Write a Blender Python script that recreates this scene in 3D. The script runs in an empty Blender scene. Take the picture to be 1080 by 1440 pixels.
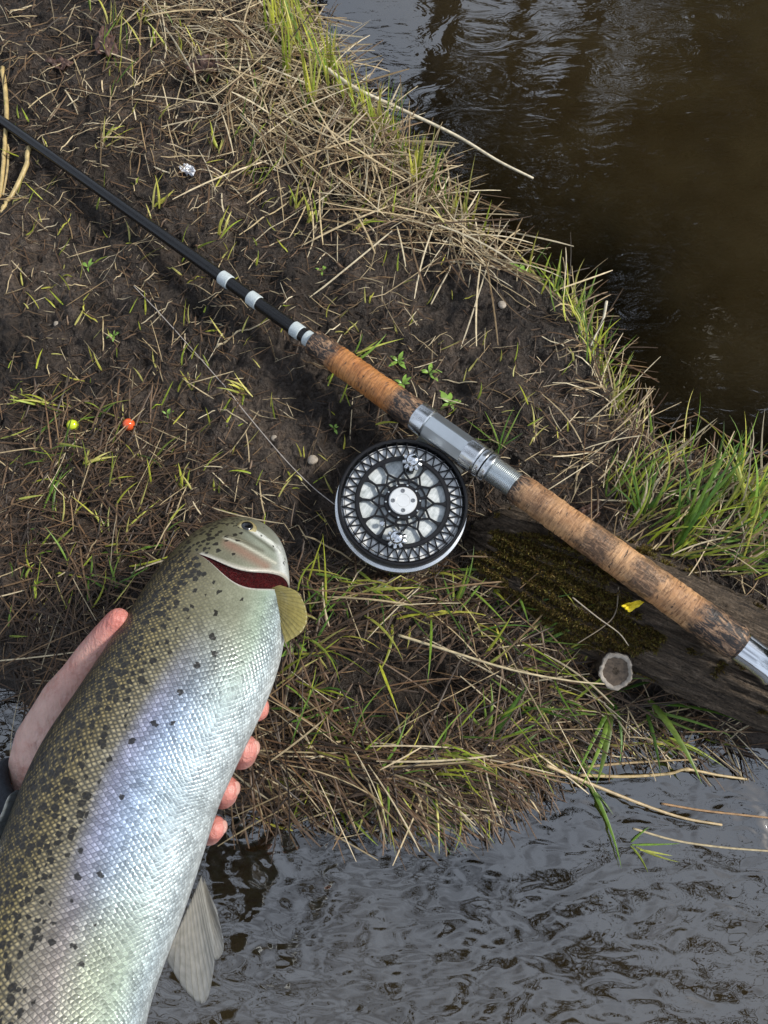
import bpy, bmesh, math, random
import numpy as np
from mathutils import Vector, Matrix

R = math.radians
scene = bpy.context.scene
COL = scene.collection
rng = np.random.default_rng(7)
random.seed(7)

# ------------------------------------------------------------------ camera
TILT = R(18.0)
DIST = 0.675
CAM_H = DIST * math.cos(TILT)
CAM_Y = -DIST * math.sin(TILT)
cam_d = bpy.data.cameras.new('camera')
cam_d.sensor_fit = 'VERTICAL'
cam_d.sensor_height = 34.6
cam_d.sensor_width = 25.95
cam_d.lens = 26.0
cam_d.clip_start = 0.02
cam_d.clip_end = 300.0
cam = bpy.data.objects.new('camera', cam_d)
COL.objects.link(cam)
cam.location = (0, CAM_Y, CAM_H)
cam.rotation_euler = (TILT, 0, 0)
scene.camera = cam
FPX = 1440 * 26.0 / 34.6

# ------------------------------------------------------------------ sky, sun, exposure
SUN_EL, SUN_AZ = R(39), R(82)       # azimuth measured from +Y towards +X
world = bpy.data.worlds.new('World')
scene.world = world
world.use_nodes = True
wn = world.node_tree.nodes; wl = world.node_tree.links
wn.clear()
w_out = wn.new('ShaderNodeOutputWorld')
w_bg = wn.new('ShaderNodeBackground'); w_bg.inputs['Strength'].default_value = 0.068
w_sky = wn.new('ShaderNodeTexSky'); w_sky.sky_type = 'NISHITA'; w_sky.sun_disc = False
w_sky.sun_elevation = SUN_EL; w_sky.sun_rotation = SUN_AZ
w_sky.dust_density = 3.0; w_sky.air_density = 1.0; w_sky.altitude = 200
# thin broken cloud over the whole sky
w_tc = wn.new('ShaderNodeTexCoord')
w_no = wn.new('ShaderNodeTexNoise'); w_no.inputs['Scale'].default_value = 2.6
w_no.inputs['Detail'].default_value = 6; w_no.inputs['Distortion'].default_value = 0.6
w_cr = wn.new('ShaderNodeValToRGB')
w_cr.color_ramp.elements[0].position = 0.26; w_cr.color_ramp.elements[0].color = (0, 0, 0, 1)
w_cr.color_ramp.elements[1].position = 0.54; w_cr.color_ramp.elements[1].color = (1, 1, 1, 1)
w_hs = wn.new('ShaderNodeHueSaturation'); w_hs.inputs['Saturation'].default_value = 0.55
w_mx = wn.new('ShaderNodeMix'); w_mx.data_type = 'RGBA'
w_mx.inputs[7].default_value = (8.6, 9.7, 11.6, 1)
wl.new(w_tc.outputs['Generated'], w_no.inputs['Vector'])
wl.new(w_no.outputs['Fac'], w_cr.inputs['Fac'])
wl.new(w_sky.outputs['Color'], w_hs.inputs['Color'])
wl.new(w_cr.outputs['Color'], w_mx.inputs[0])
wl.new(w_hs.outputs['Color'], w_mx.inputs[6])
wl.new(w_mx.outputs[2], w_bg.inputs['Color'])
wl.new(w_bg.outputs['Background'], w_out.inputs['Surface'])

sun_d = bpy.data.lights.new('sun', 'SUN')
sun_d.energy = 2.9; sun_d.angle = R(8); sun_d.color = (1.0, 0.95, 0.87)
sun = bpy.data.objects.new('sun', sun_d); COL.objects.link(sun)
sdir = Vector((math.cos(SUN_EL) * math.sin(SUN_AZ), math.cos(SUN_EL) * math.cos(SUN_AZ), math.sin(SUN_EL)))
sun.rotation_euler = sdir.to_track_quat('Z', 'Y').to_euler()
sun.location = (2, 2, 4)

vs = scene.view_settings
vs.view_transform = 'Standard'; vs.look = 'None'; vs.gamma = 1.0
vs.use_curve_mapping = False
vs.exposure = 0.42
scene.cycles.max_bounces = 5
scene.cycles.caustics_reflective = False
scene.cycles.caustics_refractive = False
scene.cycles.transparent_max_bounces = 12
scene.cycles.use_denoising = True

# ------------------------------------------------------------------ geometry helpers
CT, ST = math.cos(TILT), math.sin(TILT)
ZW = -0.045                              # water level

def ray(px, py):
    a = (np.asarray(px, float) - 540) / FPX
    b = (720 - np.asarray(py, float)) / FPX
    return a, b * CT + ST, b * ST - CT   # per unit depth along the view axis

def P(px, py, z=0.0):
    """point of the place at height z seen at that spot of the photograph"""
    dx, dy, dz = ray(px, py)
    t = (z - CAM_H) / dz
    return np.stack([dx * t, CAM_Y + dy * t, np.zeros_like(dx * t) + z], -1)

def D3(px, py, d):
    """point at distance d in front of the photographer's lens"""
    dx, dy, dz = ray(px, py)
    return np.stack([dx * d, CAM_Y + dy * d, CAM_H + dz * d], -1)

def dirs(angle_deg):
    """image direction -> world azimuth (x right, y away)"""
    return np.radians(angle_deg)

_tab = np.random.default_rng(99).random((256, 256))
def vnoise(x, y):
    xi = np.floor(x).astype(int); yi = np.floor(y).astype(int)
    fx = x - xi; fy = y - yi
    fx = fx * fx * (3 - 2 * fx); fy = fy * fy * (3 - 2 * fy)
    a = _tab[xi & 255, yi & 255]; b = _tab[(xi + 1) & 255, yi & 255]
    c = _tab[xi & 255, (yi + 1) & 255]; d = _tab[(xi + 1) & 255, (yi + 1) & 255]
    return (a * (1 - fx) + b * fx) * (1 - fy) + (c * (1 - fx) + d * fx) * fy - 0.5
def fbm(x, y, oct=4, gain=0.5):
    r = 0; amp = 1.0
    for k in range(oct):
        r = r + amp * vnoise(x * 2 ** k + 17.3 * k, y * 2 ** k + 5.1 * k); amp *= gain
    return r

def sstep(e0, e1, x):
    t = np.clip((x - e0) / (e1 - e0), 0, 1)
    return t * t * (3 - 2 * t)

# ---- shoreline of the bank (a spit of land between two arms of the stream)
shore_px = [(380, -140), (440, -5), (478, 70), (505, 120), (545, 180), (600, 240), (650, 300), (715, 365),
            (775, 392), (832, 430), (858, 490), (875, 545), (905, 590), (960, 625), (1020, 650), (1085, 690),
            (1230, 740), (1420, 800), (1480, 900), (1400, 1000), (1250, 1060), (1085, 1072), (960, 1062),
            (860, 1052), (800, 1075), (755, 1110), (700, 1140), (640, 1165), (560, 1168), (470, 1150), (430, 1152),
            (300, 1165), (200, 1120), (110, 1060), (0, 1000), (-160, 950)]
shore = P([p[0] for p in shore_px], [p[1] for p in shore_px], ZW)[:, :2]
shore = np.concatenate([[(-40, 6.0), (-6, 4.0), (-1.0, 1.8)], shore, [(-2.0, -0.30), (-40, -1.0)]])

def sdist(x, y):
    """signed distance to the shoreline, positive on the bank"""
    x = np.asarray(x, float); y = np.asarray(y, float)
    shp = x.shape; x = x.ravel(); y = y.ravel()
    best = np.full(x.shape, 1e9); inside = np.zeros(x.shape, bool)
    n = len(shore)
    for i in range(n):
        ax, ay = shore[i]; bx, by = shore[(i + 1) % n]
        ex, ey = bx - ax, by - ay
        t = np.clip(((x - ax) * ex + (y - ay) * ey) / (ex * ex + ey * ey), 0, 1)
        d = (x - ax - t * ex) ** 2 + (y - ay - t * ey) ** 2
        best = np.minimum(best, d)
        if ay != by:
            c = ((ay > y) != (by > y)) & (x < ex * (y - ay) / (ey if ey != 0 else 1e-12) + ax)
            inside ^= c
    return (np.sqrt(best) * np.where(inside, 1, -1)).reshape(shp)

hol = P(565, 968)[:2]; reel_c = P(565, 716)[:2]; hol2 = P(640, 560)[:2]; lowc = P(930, 985)[:2]
def H(x, y):
    """height of the ground"""
    x = np.asarray(x, float); y = np.asarray(y, float)
    d = sdist(x, y) + 0.012 * fbm(x * 22, y * 22, 3) * np.clip(1.5 - np.hypot(x, y - .2), 0, 1)
    near = np.clip(2.2 - np.hypot(x, y - .2), 0, 1)
    bump = (0.016 * fbm(x * 9, y * 9, 2) + 0.011 * fbm(x * 34, y * 34, 4, .55)
            + 0.0095 * np.abs(fbm(x * 105, y * 105, 3, .65)) - .002)
    top = bump * near + 0.10 * fbm(x * .7, y * .7, 3) * (1 - near)
    top = top - 0.026 * np.exp(-(((x - hol[0]) / .058) ** 2 + ((y - hol[1]) / .042) ** 2))
    top = top - 0.030 * np.exp(-(((x - lowc[0]) / .20) ** 2 + ((y - lowc[1]) / .045) ** 2))
    rw = sstep(.085, .060, np.hypot(x - reel_c[0], y - reel_c[1]))
    top = top * (1 - rw) + rw * (-.006 + .15 * top)
    rise = sstep(0.0, 0.055, d)
    z = (ZW - 0.006) * (1 - rise) + top * rise + 0.002 * rise
    dep = -d
    bed = ZW - 0.006 - 0.16 * sstep(0.0, 0.35, dep) - 0.5 * sstep(0.5, 4.0, dep) + 0.02 * fbm(x * 12, y * 12, 3)
    z = np.where(d < 0, np.minimum(bed, ZW - 0.003), z)
    # the far bank
    f = y - (3.6 + 0.10 * x + 0.5 * fbm(x * .35, y * .35, 2))
    far = ZW + 0.9 * sstep(0, 3.0, f) + 0.25 * fbm(x * .8, y * .8, 3)
    z = np.where((f > 0) & (d < 0) & (x > -8), np.maximum(z, far), z)
    # the bank behind
    f2 = -4.0 - y + 0.5 * fbm(x * .3, y * .3 + 9, 2)
    z = np.where(f2 > 0, np.maximum(z, ZW + 0.8 * sstep(0, 3, f2) + .2 * fbm(x, y, 2)), z)
    return z

def link(name, me, mat=None, parent=None):
    o = bpy.data.objects.new(name, me)
    COL.objects.link(o)
    if mat is not None and hasattr(me, 'materials') and len(me.materials) == 0:
        me.materials.append(mat)
    if parent is not None:
        o.parent = parent
    return o
def tag(o, label, cat, group=None, kind=None):
    o['label'] = label; o['category'] = cat
    if group: o['group'] = group
    if kind: o['kind'] = kind
    return o
def empty(name, loc=(0, 0, 0), rot=None):
    o = bpy.data.objects.new(name, None); COL.objects.link(o)
    o.empty_display_size = 0.02
    if rot is not None:
        o.matrix_world = Matrix.Translation(Vector(loc)) @ rot.to_4x4()
    else:
        o.location = loc
    return o
def mesh_np(name, v, f, smooth=True, col=None, uv=None, attrs=None):
    me = bpy.data.meshes.new(name)
    v = np.asarray(v, np.float32).reshape(-1, 3)
    f = np.asarray(f, np.int32)
    k = f.shape[1]
    me.vertices.add(len(v)); me.vertices.foreach_set('co', v.ravel())
    me.loops.add(f.size); me.loops.foreach_set('vertex_index', f.ravel())
    me.polygons.add(len(f)); me.polygons.foreach_set('loop_start', np.arange(0, f.size, k, dtype=np.int32))
    if smooth:
        me.polygons.foreach_set('use_smooth', np.ones(len(f), bool))
    if col is not None:
        a = me.color_attributes.new('Col', 'FLOAT_COLOR', 'POINT')
        c = np.ones((len(v), 4), np.float32); c[:, :3] = col
        a.data.foreach_set('color', c.ravel())
    if uv is not None:
        u = me.uv_layers.new(name='UVMap')
        u.data.foreach_set('uv', np.asarray(uv, np.float32)[f.ravel()].ravel())
    for nm, val in (attrs or {}).items():
        a = me.attributes.new(nm, 'FLOAT', 'POINT'); a.data.foreach_set('value', np.asarray(val, np.float32).ravel())
    me.update(calc_edges=True); me.validate()
    return me
def from_bm(name, bm, smooth=False):
    me = bpy.data.meshes.new(name)
    bmesh.ops.recalc_face_normals(bm, faces=bm.faces)
    bm.to_mesh(me); bm.free()
    if smooth:
        for p in me.polygons: p.use_smooth = True
    return me
def lathe(prof, seg=48, zoff=0.0, mod=None):
    """closed surface of revolution about z; prof = [(r, z), ...]"""
    v = []; f = []
    n = len(prof)
    for i, (r, z) in enumerate(prof):
        for k in range(seg):
            a = 2 * math.pi * k / seg
            rr = r * (mod(a, i) if mod else 1)
            v.append((rr * math.cos(a), rr * math.sin(a), z + zoff))
    for i in range(n - 1):
        for k in range(seg):
            k2 = (k + 1) % seg
            f.append((i * seg + k, i * seg + k2, (i + 1) * seg + k2, (i + 1) * seg + k))
    bm = bmesh.new()
    bv = [bm.verts.new(p) for p in v]
    for q in f:
        try: bm.faces.new([bv[i] for i in q])
        except ValueError: pass
    if prof[0][0] > 1e-6: bm.faces.new([bv[k] for k in range(seg)])
    if prof[-1][0] > 1e-6: bm.faces.new([bv[(n - 1) * seg + k] for k in range(seg)])
    bmesh.ops.remove_doubles(bm, verts=bm.verts, dist=1e-7)
    return bm
def smooth_by_angle(me, deg=35):
    for p in me.polygons: p.use_smooth = True
    try: me.set_sharp_from_angle(angle=R(deg))
    except Exception: pass
    return me
def tube(pts, rads, seg=8, cap=True):
    pts = np.asarray(pts, float); n = len(pts)
    T = np.gradient(pts, axis=0); T /= np.linalg.norm(T, axis=1)[:, None] + 1e-12
    up = np.array([0, 0, 1.0]) if abs(T[0][2]) < .9 else np.array([1.0, 0, 0])
    v = []; A = np.cross(T[0], up); A /= np.linalg.norm(A)
    for i in range(n):
        A = A - T[i] * A.dot(T[i]); A /= np.linalg.norm(A); B = np.cross(T[i], A)
        for k in range(seg):
            a = 2 * math.pi * k / seg
            v.append(pts[i] + rads[i] * (A * math.cos(a) + B * math.sin(a)))
    f = [(i * seg + k, i * seg + (k + 1) % seg, (i + 1) * seg + (k + 1) % seg, (i + 1) * seg + k)
         for i in range(n - 1) for k in range(seg)]
    v = np.array(v)
    if cap:
        c0 = len(v); v = np.vstack([v, pts[0], pts[-1]])
        f += [(c0, (k + 1) % seg, k, k) for k in range(seg)]
        f += [(c0 + 1, (n - 1) * seg + k, (n - 1) * seg + (k + 1) % seg, (n - 1) * seg + (k + 1) % seg) for k in range(seg)]
    return v, f
def tube_mesh(name, pts, rads, seg=8):
    v, f = tube(pts, rads, seg)
    me = bpy.data.meshes.new(name)
    ff = [tuple(dict.fromkeys(q)) for q in f]
    me.from_pydata([tuple(p) for p in v], [], ff)
    for p in me.polygons: p.use_smooth = True
    return me
def spline(pts, n):
    """Catmull-Rom through the given points"""
    p = np.asarray(pts, float); m = len(p)
    q = np.vstack([2 * p[0] - p[1], p, 2 * p[-1] - p[-2]])
    out = []
    for t in np.linspace(0, m - 1 - 1e-9, n):
        i = int(t); u = t - i
        a, b, c, d = q[i], q[i + 1], q[i + 2], q[i + 3]
        out.append(.5 * (2 * b + (c - a) * u + (2 * a - 5 * b + 4 * c - d) * u ** 2 + (3 * b - 3 * c + d - a) * u ** 3))
    return np.array(out)

# ------------------------------------------------------------------ material helpers
class Mat:
    def __init__(s, name):
        s.m = bpy.data.materials.new(name); s.m.use_nodes = True
        s.t = s.m.node_tree; s.n = s.t.nodes; s.n.clear()
        s.out = s.n.new('ShaderNodeOutputMaterial')
    def new(s, t, **kw):
        nd = s.n.new('ShaderNode' + t)
        for k, v in kw.items():
            if hasattr(nd, k) and k not in nd.inputs: setattr(nd, k, v)
            else: nd.inputs[k].default_value = v
        return nd
    def l(s, a, b): s.t.links.new(a, b)
    def bsdf(s, **kw):
        b = s.new('BsdfPrincipled')
        for k, v in kw.items():
            k = k.replace('_', ' ')
            if isinstance(v, bpy.types.NodeSocket): s.l(v, b.inputs[k])
            else: b.inputs[k].default_value = v
        s.l(b.outputs[0], s.out.inputs['Surface']); s.b = b
        return b
    def noise(s, vec=None, scale=5, detail=4, rough=.55, dist=0, dim='3D'):
        n = s.new('TexNoise', noise_dimensions=dim)
        n.inputs['Scale'].default_value = scale; n.inputs['Detail'].default_value = detail
        n.inputs['Roughness'].default_value = rough; n.inputs['Distortion'].default_value = dist
        if vec is not None: s.l(vec, n.inputs['Vector'])
        return n.outputs['Fac']
    def ramp(s, fac, stops, interp='LINEAR'):
        r = s.new('ValToRGB'); e = r.color_ramp.elements; r.color_ramp.interpolation = interp
        while len(e) < len(stops): e.new(.5)
        for i, (p, c) in enumerate(stops):
            e[i].position = p; e[i].color = (*c, 1) if len(c) == 3 else c
        s.l(fac, r.inputs['Fac']); return r.outputs['Color']
    def mix(s, fac, a, b, blend='MIX'):
        m = s.new('Mix', data_type='RGBA', blend_type=blend)
        for i, x in ((0, fac), (6, a), (7, b)):
            if isinstance(x, bpy.types.NodeSocket): s.l(x, m.inputs[i])
            elif i == 0: m.inputs[0].default_value = x
            else: m.inputs[i].default_value = (*x, 1)
        return m.outputs[2]
    def math(s, op, a, b=None, c=None, clamp=False):
        m = s.new('Math', operation=op, use_clamp=clamp)
        for i, x in enumerate((a, b, c)):
            if x is None: continue
            if isinstance(x, bpy.types.NodeSocket): s.l(x, m.inputs[i])
            else: m.inputs[i].default_value = x
        return m.outputs[0]
    def mapr(s, v, a, b, c=0.0, d=1.0):
        m = s.new('MapRange', interpolation_type='SMOOTHSTEP')
        for i, x in enumerate((v, a, b, c, d)):
            if isinstance(x, bpy.types.NodeSocket): s.l(x, m.inputs[i])
            else: m.inputs[i].default_value = x
        return m.outputs[0]
    def mapping(s, vec, scale=(1, 1, 1), rot=(0, 0, 0), loc=(0, 0, 0)):
        m = s.new('Mapping'); s.l(vec, m.inputs['Vector'])
        m.inputs['Scale'].default_value = scale; m.inputs['Rotation'].default_value = rot; m.inputs['Location'].default_value = loc
        return m.outputs[0]
    def coord(s, k='Object'): return s.new('TexCoord').outputs[k]
    def attr(s, name, out='Color'):
        return s.new('Attribute', attribute_name=name).outputs[out]
    def bump(s, h, strength=.5, dist=.001, normal=None):
        b = s.new('Bump'); b.inputs['Strength'].default_value = strength; b.inputs['Distance'].default_value = dist
        s.l(h, b.inputs['Height'])
        if normal is not None: s.l(normal, b.inputs['Normal'])
        return b.outputs[0]
    def nrm(s, sock): s.l(sock, s.b.inputs['Normal'])

def simple(name, color, rough=.5, metal=0., spec=.5, var=.25, scale=60, bumpd=0.0, bscale=None, coat=0.):
    m = Mat(name); c = m.coord()
    n = m.noise(c, scale, 4)
    k = m.ramp(n, [(.3, tuple(x * (1 - var) for x in color)), (.7, tuple(min(1, x * (1 + var)) for x in color))])
    rr = m.math('MULTIPLY_ADD', n, .2, rough - .1)
    m.bsdf(Base_Color=k, Roughness=rr, Metallic=metal, Specular_IOR_Level=spec, Coat_Weight=coat, Coat_Roughness=.15)
    if bumpd:
        m.nrm(m.bump(m.noise(c, bscale or scale * 4, 3), .6, bumpd))
    return m.m

# ---- mud
m = Mat('wet_mud'); c = m.coord()
n1 = m.noise(c, 7, 5, .6); n2 = m.noise(c, 45, 5, .65); n3 = m.noise(c, 260, 4, .6); n4 = m.noise(c, 18, 4, .6, 1.0)
k = m.ramp(n1, [(.35, (.021, .0160, .0122)), (.52, (.056, .043, .034)), (.68, (.150, .118, .094))])
k2 = m.ramp(n2, [(.32, (.30, .28, .26)), (.55, (.95, .95, .95)), (.75, (1.5, 1.42, 1.34))])
k = m.mix(1.0, k, k2, 'MULTIPLY')
k3 = m.ramp(n3, [(.35, (.55, .52, .5)), (.6, (1.15, 1.13, 1.1))])
k = m.mix(1.0, k, k3, 'MULTIPLY')
wet = m.ramp(n4, [(.42, (0, 0, 0)), (.6, (1, 1, 1))])
rgh = m.math('MULTIPLY_ADD', wet, .36, .30)
rgh = m.math('MULTIPLY_ADD', n3, .25, rgh)
m.bsdf(Base_Color=k, Roughness=rgh, Specular_IOR_Level=.38)
hh = m.math('ADD', m.math('MULTIPLY', n2, 1.0), m.math('MULTIPLY', n3, .45))
hh = m.math('ADD', hh, m.math('MULTIPLY', m.noise(c, 900, 3), .12))
m.nrm(m.bump(hh, 1.0, .011))
M_MUD = m.m

# ---- stream water: clear gloss over murky brown, the bed shows through in the shallows
m = Mat('stream_water'); c = m.coord()
geo = m.new('NewGeometry').outputs['Position']
near = m.mapping(geo, (1.0, 1.55, 1), (0, 0, R(-28)))
w1 = m.noise(near, 16, 1, .4, 1.2)
w2 = m.noise(m.mapping(geo, (1.0, 2.2, 1), (0, 0, R(18))), 38, 1, .4, .9)
w3 = m.noise(geo, 9, 2, .5, .5)
w4 = m.noise(m.mapping(geo, (.55, 1.25, 1)), 34, 3, .5, 1.4)
sep = m.new('SeparateXYZ'); m.l(geo, sep.inputs[0])
south = m.mapr(sep.outputs['Y'], .12, -.05)
hS = m.math('ADD', m.math('MULTIPLY', w1, 1.0), m.math('MULTIPLY', w2, .30))
hS = m.math('ADD', hS, m.math('MULTIPLY', w3, 2.0))
hN = m.math('ADD', m.math('MULTIPLY', w4, .13), m.math('MULTIPLY', w3, .26))
hm = m.mix(south, hN, hS)
nb = m.bump(hm, 1.0, .0046)
deep = m.attr('depth', 'Fac')
murk = m.math('SUBTRACT', 1.0, m.math('POWER', 2.718, m.math('MULTIPLY', deep, -26.0)))
dif = m.new('BsdfDiffuse'); m.l(m.ramp(m.noise(geo, 14, 4), [(.35, (.024, .0165, .0066)), (.65, (.034, .0245, .0105))]), dif.inputs['Color'])
tr = m.new('BsdfTransparent'); tr.inputs['Color'].default_value = (.78, .66, .48, 1)
body = m.new('MixShader'); m.l(murk, body.inputs[0]); m.l(tr.outputs[0], body.inputs[1]); m.l(dif.outputs[0], body.inputs[2])
gl = m.new('BsdfGlossy'); gl.inputs['Roughness'].default_value = .03; m.l(nb, gl.inputs['Normal'])
fr = m.new('Fresnel'); fr.inputs['IOR'].default_value = 2.65; m.l(nb, fr.inputs['Normal'])
ms = m.new('MixShader'); m.l(fr.outputs[0], ms.inputs[0]); m.l(body.outputs[0], ms.inputs[1]); m.l(gl.outputs[0], ms.inputs[2])
m.l(ms.outputs[0], m.out.inputs['Surface'])
M_WATER = m.m

# ---- grass blades and straw: colour from the blade, thin and slightly see-through
def blade_mat(name, rough, transl, streak=True):
    m = Mat(name); c = m.coord()
    col = m.attr('Col')
    n = m.noise(c, 240, 3, .6)
    col = m.mix(1.0, col, m.ramp(n, [(.3, (.72, .70, .66)), (.7, (1.2, 1.2, 1.18))]), 'MULTIPLY')
    b = m.bsdf(Base_Color=col, Roughness=rough, Specular_IOR_Level=.45)
    t = m.new('BsdfTranslucent'); m.l(col, t.inputs['Color'])
    x = m.new('MixShader'); x.inputs[0].default_value = transl
    m.l(b.outputs[0], x.inputs[1]); m.l(t.outputs[0], x.inputs[2]); m.l(x.outputs[0], m.out.inputs['Surface'])
    return m.m
M_STRAW = blade_mat('dry_straw', .48, .15)
M_GRASS = blade_mat('green_blade', .40, .38)

# ---- log
m = Mat('weathered_wood'); c = m.coord()
lg = m.mapping(c, (1.0, 1.0, .10))
g1 = m.noise(lg, 210, 7, .74, .5); g2 = m.noise(lg, 800, 4, .6, .3); g3 = m.noise(c, 12, 4)
k = m.ramp(g1, [(.34, (.026, .019, .013)), (.5, (.145, .108, .076)), (.70, (.33, .26, .195))])
k = m.mix(1.0, k, m.ramp(g2, [(.35, (.55, .54, .52)), (.65, (1.2, 1.18, 1.15))]), 'MULTIPLY')
g4 = m.noise(c, 480, 5, .75); g5 = m.noise(m.mapping(c, (1, 1, .35)), 330, 5, .7)
k = m.mix(1.0, k, m.ramp(g4, [(.34, (.45, .44, .42)), (.55, (1.05, 1.04, 1.02)), (.7, (1.45, 1.42, 1.36))]), 'MULTIPLY')
k = m.mix(m.ramp(g5, [(.60, (0, 0, 0)), (.67, (.85, .85, .85))]), k, (.018, .013, .010))
k = m.mix(m.ramp(g3, [(.45, (0, 0, 0)), (.75, (.6, .6, .6))]), k, (.060, .044, .030))
m.bsdf(Base_Color=k, Roughness=.62, Specular_IOR_Level=.35)
m.nrm(m.bump(m.math('ADD', m.math('ADD', g1, m.math('MULTIPLY', g4, .5)), m.math('MULTIPLY', g2, .4)), 1.0, .006))
M_LOG = m.m
M_MOSS = blade_mat('moss_leaf', .7, .2)
M_RIND = simple('pale_rind', (.34, .30, .25), .7, var=.35, scale=160, bumpd=.001, bscale=300)
M_HEART = simple('stub_heartwood', (.11, .08, .055), .75, var=.5, scale=240, bumpd=.001, bscale=500)

# ---- rod and reel
M_BLANK = simple('black_graphite', (.006, .006, .0065), .25, spec=.4, var=.2, scale=300, coat=.12)
M_WRAP = simple('grey_thread_wrap', (.50, .56, .57), .42, var=.14, scale=900, bumpd=.0004, bscale=2400)
def metal(name, col, rough, sc=500, stretch=(1, 1, 1), metalness=1.0):
    m = Mat(name); c = m.coord(); v = m.mapping(c, stretch)
    n = m.noise(v, sc, 4, .6); n2 = m.noise(c, 70, 4)
    k = m.mix(n2, tuple(x * .82 for x in col), tuple(min(1, x * 1.08) for x in col))
    m.bsdf(Base_Color=k, Metallic=metalness, Roughness=m.math('MULTIPLY_ADD', n, .12, rough - .05))
    m.nrm(m.bump(n, .06, .0001))
    return m.m
M_ALU = metal('satin_aluminium', (.72, .76, .77), .30, 300, (8, 8, .6))
M_ALU_B = metal('bright_aluminium', (.80, .82, .83), .24, 400)
M_CHROME = metal('polished_steel', (.78, .80, .82), .10, 300)
M_BLK = metal('black_anodised', (.012, .012, .014), .36, 600, metalness=.3)
m = Mat('mottled_plate'); c = m.coord()
n = m.noise(c, 120, 5, .65, 1.0); n2 = m.noise(m.mapping(c, (1, .15, 1), (0, 0, .7)), 500, 3)
k = m.ramp(n, [(.34, (.30, .34, .34)), (.5, (.55, .60, .60)), (.66, (.76, .80, .80))])
k = m.mix(.35, k, m.ramp(n2, [(.4, (.4, .43, .43)), (.6, (.8, .82, .82))]))
m.bsdf(Base_Color=k, Metallic=.05, Roughness=.38)
M_PLATE = m.m
def cork(name, tan, tan2, L, dark_bands, seed):
    """bark-textured grip: charred bands between tan wraps, along the local z axis"""
    m = Mat(name); c = m.coord(); sp = m.new('SeparateXYZ'); m.l(c, sp.inputs[0]); z = sp.outputs['Z']
    wob = m.math('MULTIPLY', m.math('SUBTRACT', m.noise(c, 90, 4, .7), .5), .030)
    zz = m.math('DIVIDE', m.math('ADD', z, wob), L)
    dark = m.ramp(zz, dark_bands)
    rings = m.noise(m.mapping(c, (.12, .12, 1.0), (.05 * seed, .1, 0)), 620, 4, .7, .5)
    fl = m.noise(m.mapping(c, (.35, .35, 1.0)), 260, 4, .65, 1.2)
    k = m.ramp(m.noise(c, 50, 3), [(.35, tan), (.65, tan2)])
    k = m.mix(1.0, k, m.ramp(rings, [(.33, (.38, .33, .28)), (.52, (1, 1, 1)), (.7, (1.25, 1.2, 1.12))]), 'MULTIPLY')
    k = m.mix(m.ramp(fl, [(.60, (0, 0, 0)), (.66, (1, 1, 1))]), k, (.028, .017, .012))
    ch = m.noise(m.mapping(c, (1, 1, .35), (.3, .5, .2)), 230, 5, .7, 1.5)
    kd = m.ramp(ch, [(.36, (.012, .010, .010)), (.50, (.040, .030, .025)), (.55, (.22, .125, .07)), (.66, (.42, .27, .16))])
    k = m.mix(dark, k, kd)
    m.bsdf(Base_Color=k, Roughness=.42, Specular_IOR_Level=.5)
    m.nrm(m.bump(m.math('ADD', rings, m.math('MULTIPLY', ch, .8)), .8, .0012))
    return m.m
W, B_, G_ = (1, 1, 1), (0, 0, 0), (.72, .72, .72)

M_FOIL = simple('crumpled_foil', (.72, .74, .78), .35, metal=.3, var=.2, scale=300)
M_YEL = simple('yellow_petal', (.80, .62, .02), .45, var=.15, scale=200)
M_LEAF = simple('dead_leaf', (.085, .045, .032), .55, var=.5, scale=130, bumpd=.001, bscale=260)
M_STONE = simple('pebble_stone', (.34, .29, .23), .6, var=.3, scale=200, bumpd=.0005)
M_LINE = simple('nylon_line', (.42, .38, .34), .3, var=.1)
def bead_mat(name, col):
    m = Mat(name)
    n = m.noise(m.coord(), 220, 3)
    m.bsdf(Base_Color=m.mix(n, tuple(x * .75 for x in col), col), Roughness=.18, Subsurface_Weight=.35,
           Subsurface_Scale=.004, Coat_Weight=.6, Coat_Roughness=.05)
    m.b.inputs['Subsurface Radius'].default_value = (1, .6, .3)
    return m.m
M_BEADY = bead_mat('lime_bead', (.62, .74, .03)); M_BEADO = bead_mat('orange_bead', (.85, .13, .03))
M_BARK = simple('tree_bark', (.060, .050, .040), .85, var=.4, scale=14, bumpd=.01, bscale=30)
M_NEEDLE = simple('dark_foliage', (.040, .055, .026), .6, var=.4, scale=5)

# ------------------------------------------------------------------ ground and water
def axis(lo, hi, step, far_lo, far_hi):
    core = np.arange(lo, hi + step / 2, step)
    def ext(d, s):
        out = []; x = 0; g = step
        while x < d:
            g *= 1.22; x += g; out.append(x)
        return np.array(out) * s
    a = lo + ext(lo - far_lo, -1)[::-1]; b = hi + ext(far_hi - hi, 1)
    return np.concatenate([a, core, b])
def grid(xs, ys):
    X, Y = np.meshgrid(xs, ys)
    nx, ny = len(xs), len(ys)
    i = np.arange(nx * ny).reshape(ny, nx)
    f = np.stack([i[:-1, :-1], i[:-1, 1:], i[1:, 1:], i[1:, :-1]], -1).reshape(-1, 4)
    return X, Y, f
X, Y, f = grid(axis(-.56, .56, .0026, -60, 60), axis(-.36, .86, .0026, -60, 60))
Z = H(X, Y)
gr = link('ground', mesh_np('ground', np.stack([X, Y, Z], -1), f), M_MUD)
gr['kind'] = 'structure'
X, Y, f = grid(axis(-.7, .7, .02, -60, 60), axis(-.5, 1.1, .02, -60, 60))
dep = np.clip(ZW - H(X, Y), 0, 2)
wt = link('stream_water', mesh_np('stream_water', np.stack([X, Y, X * 0 + ZW], -1), f, attrs={'depth': dep}), M_WATER)
wt['kind'] = 'structure'

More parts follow.
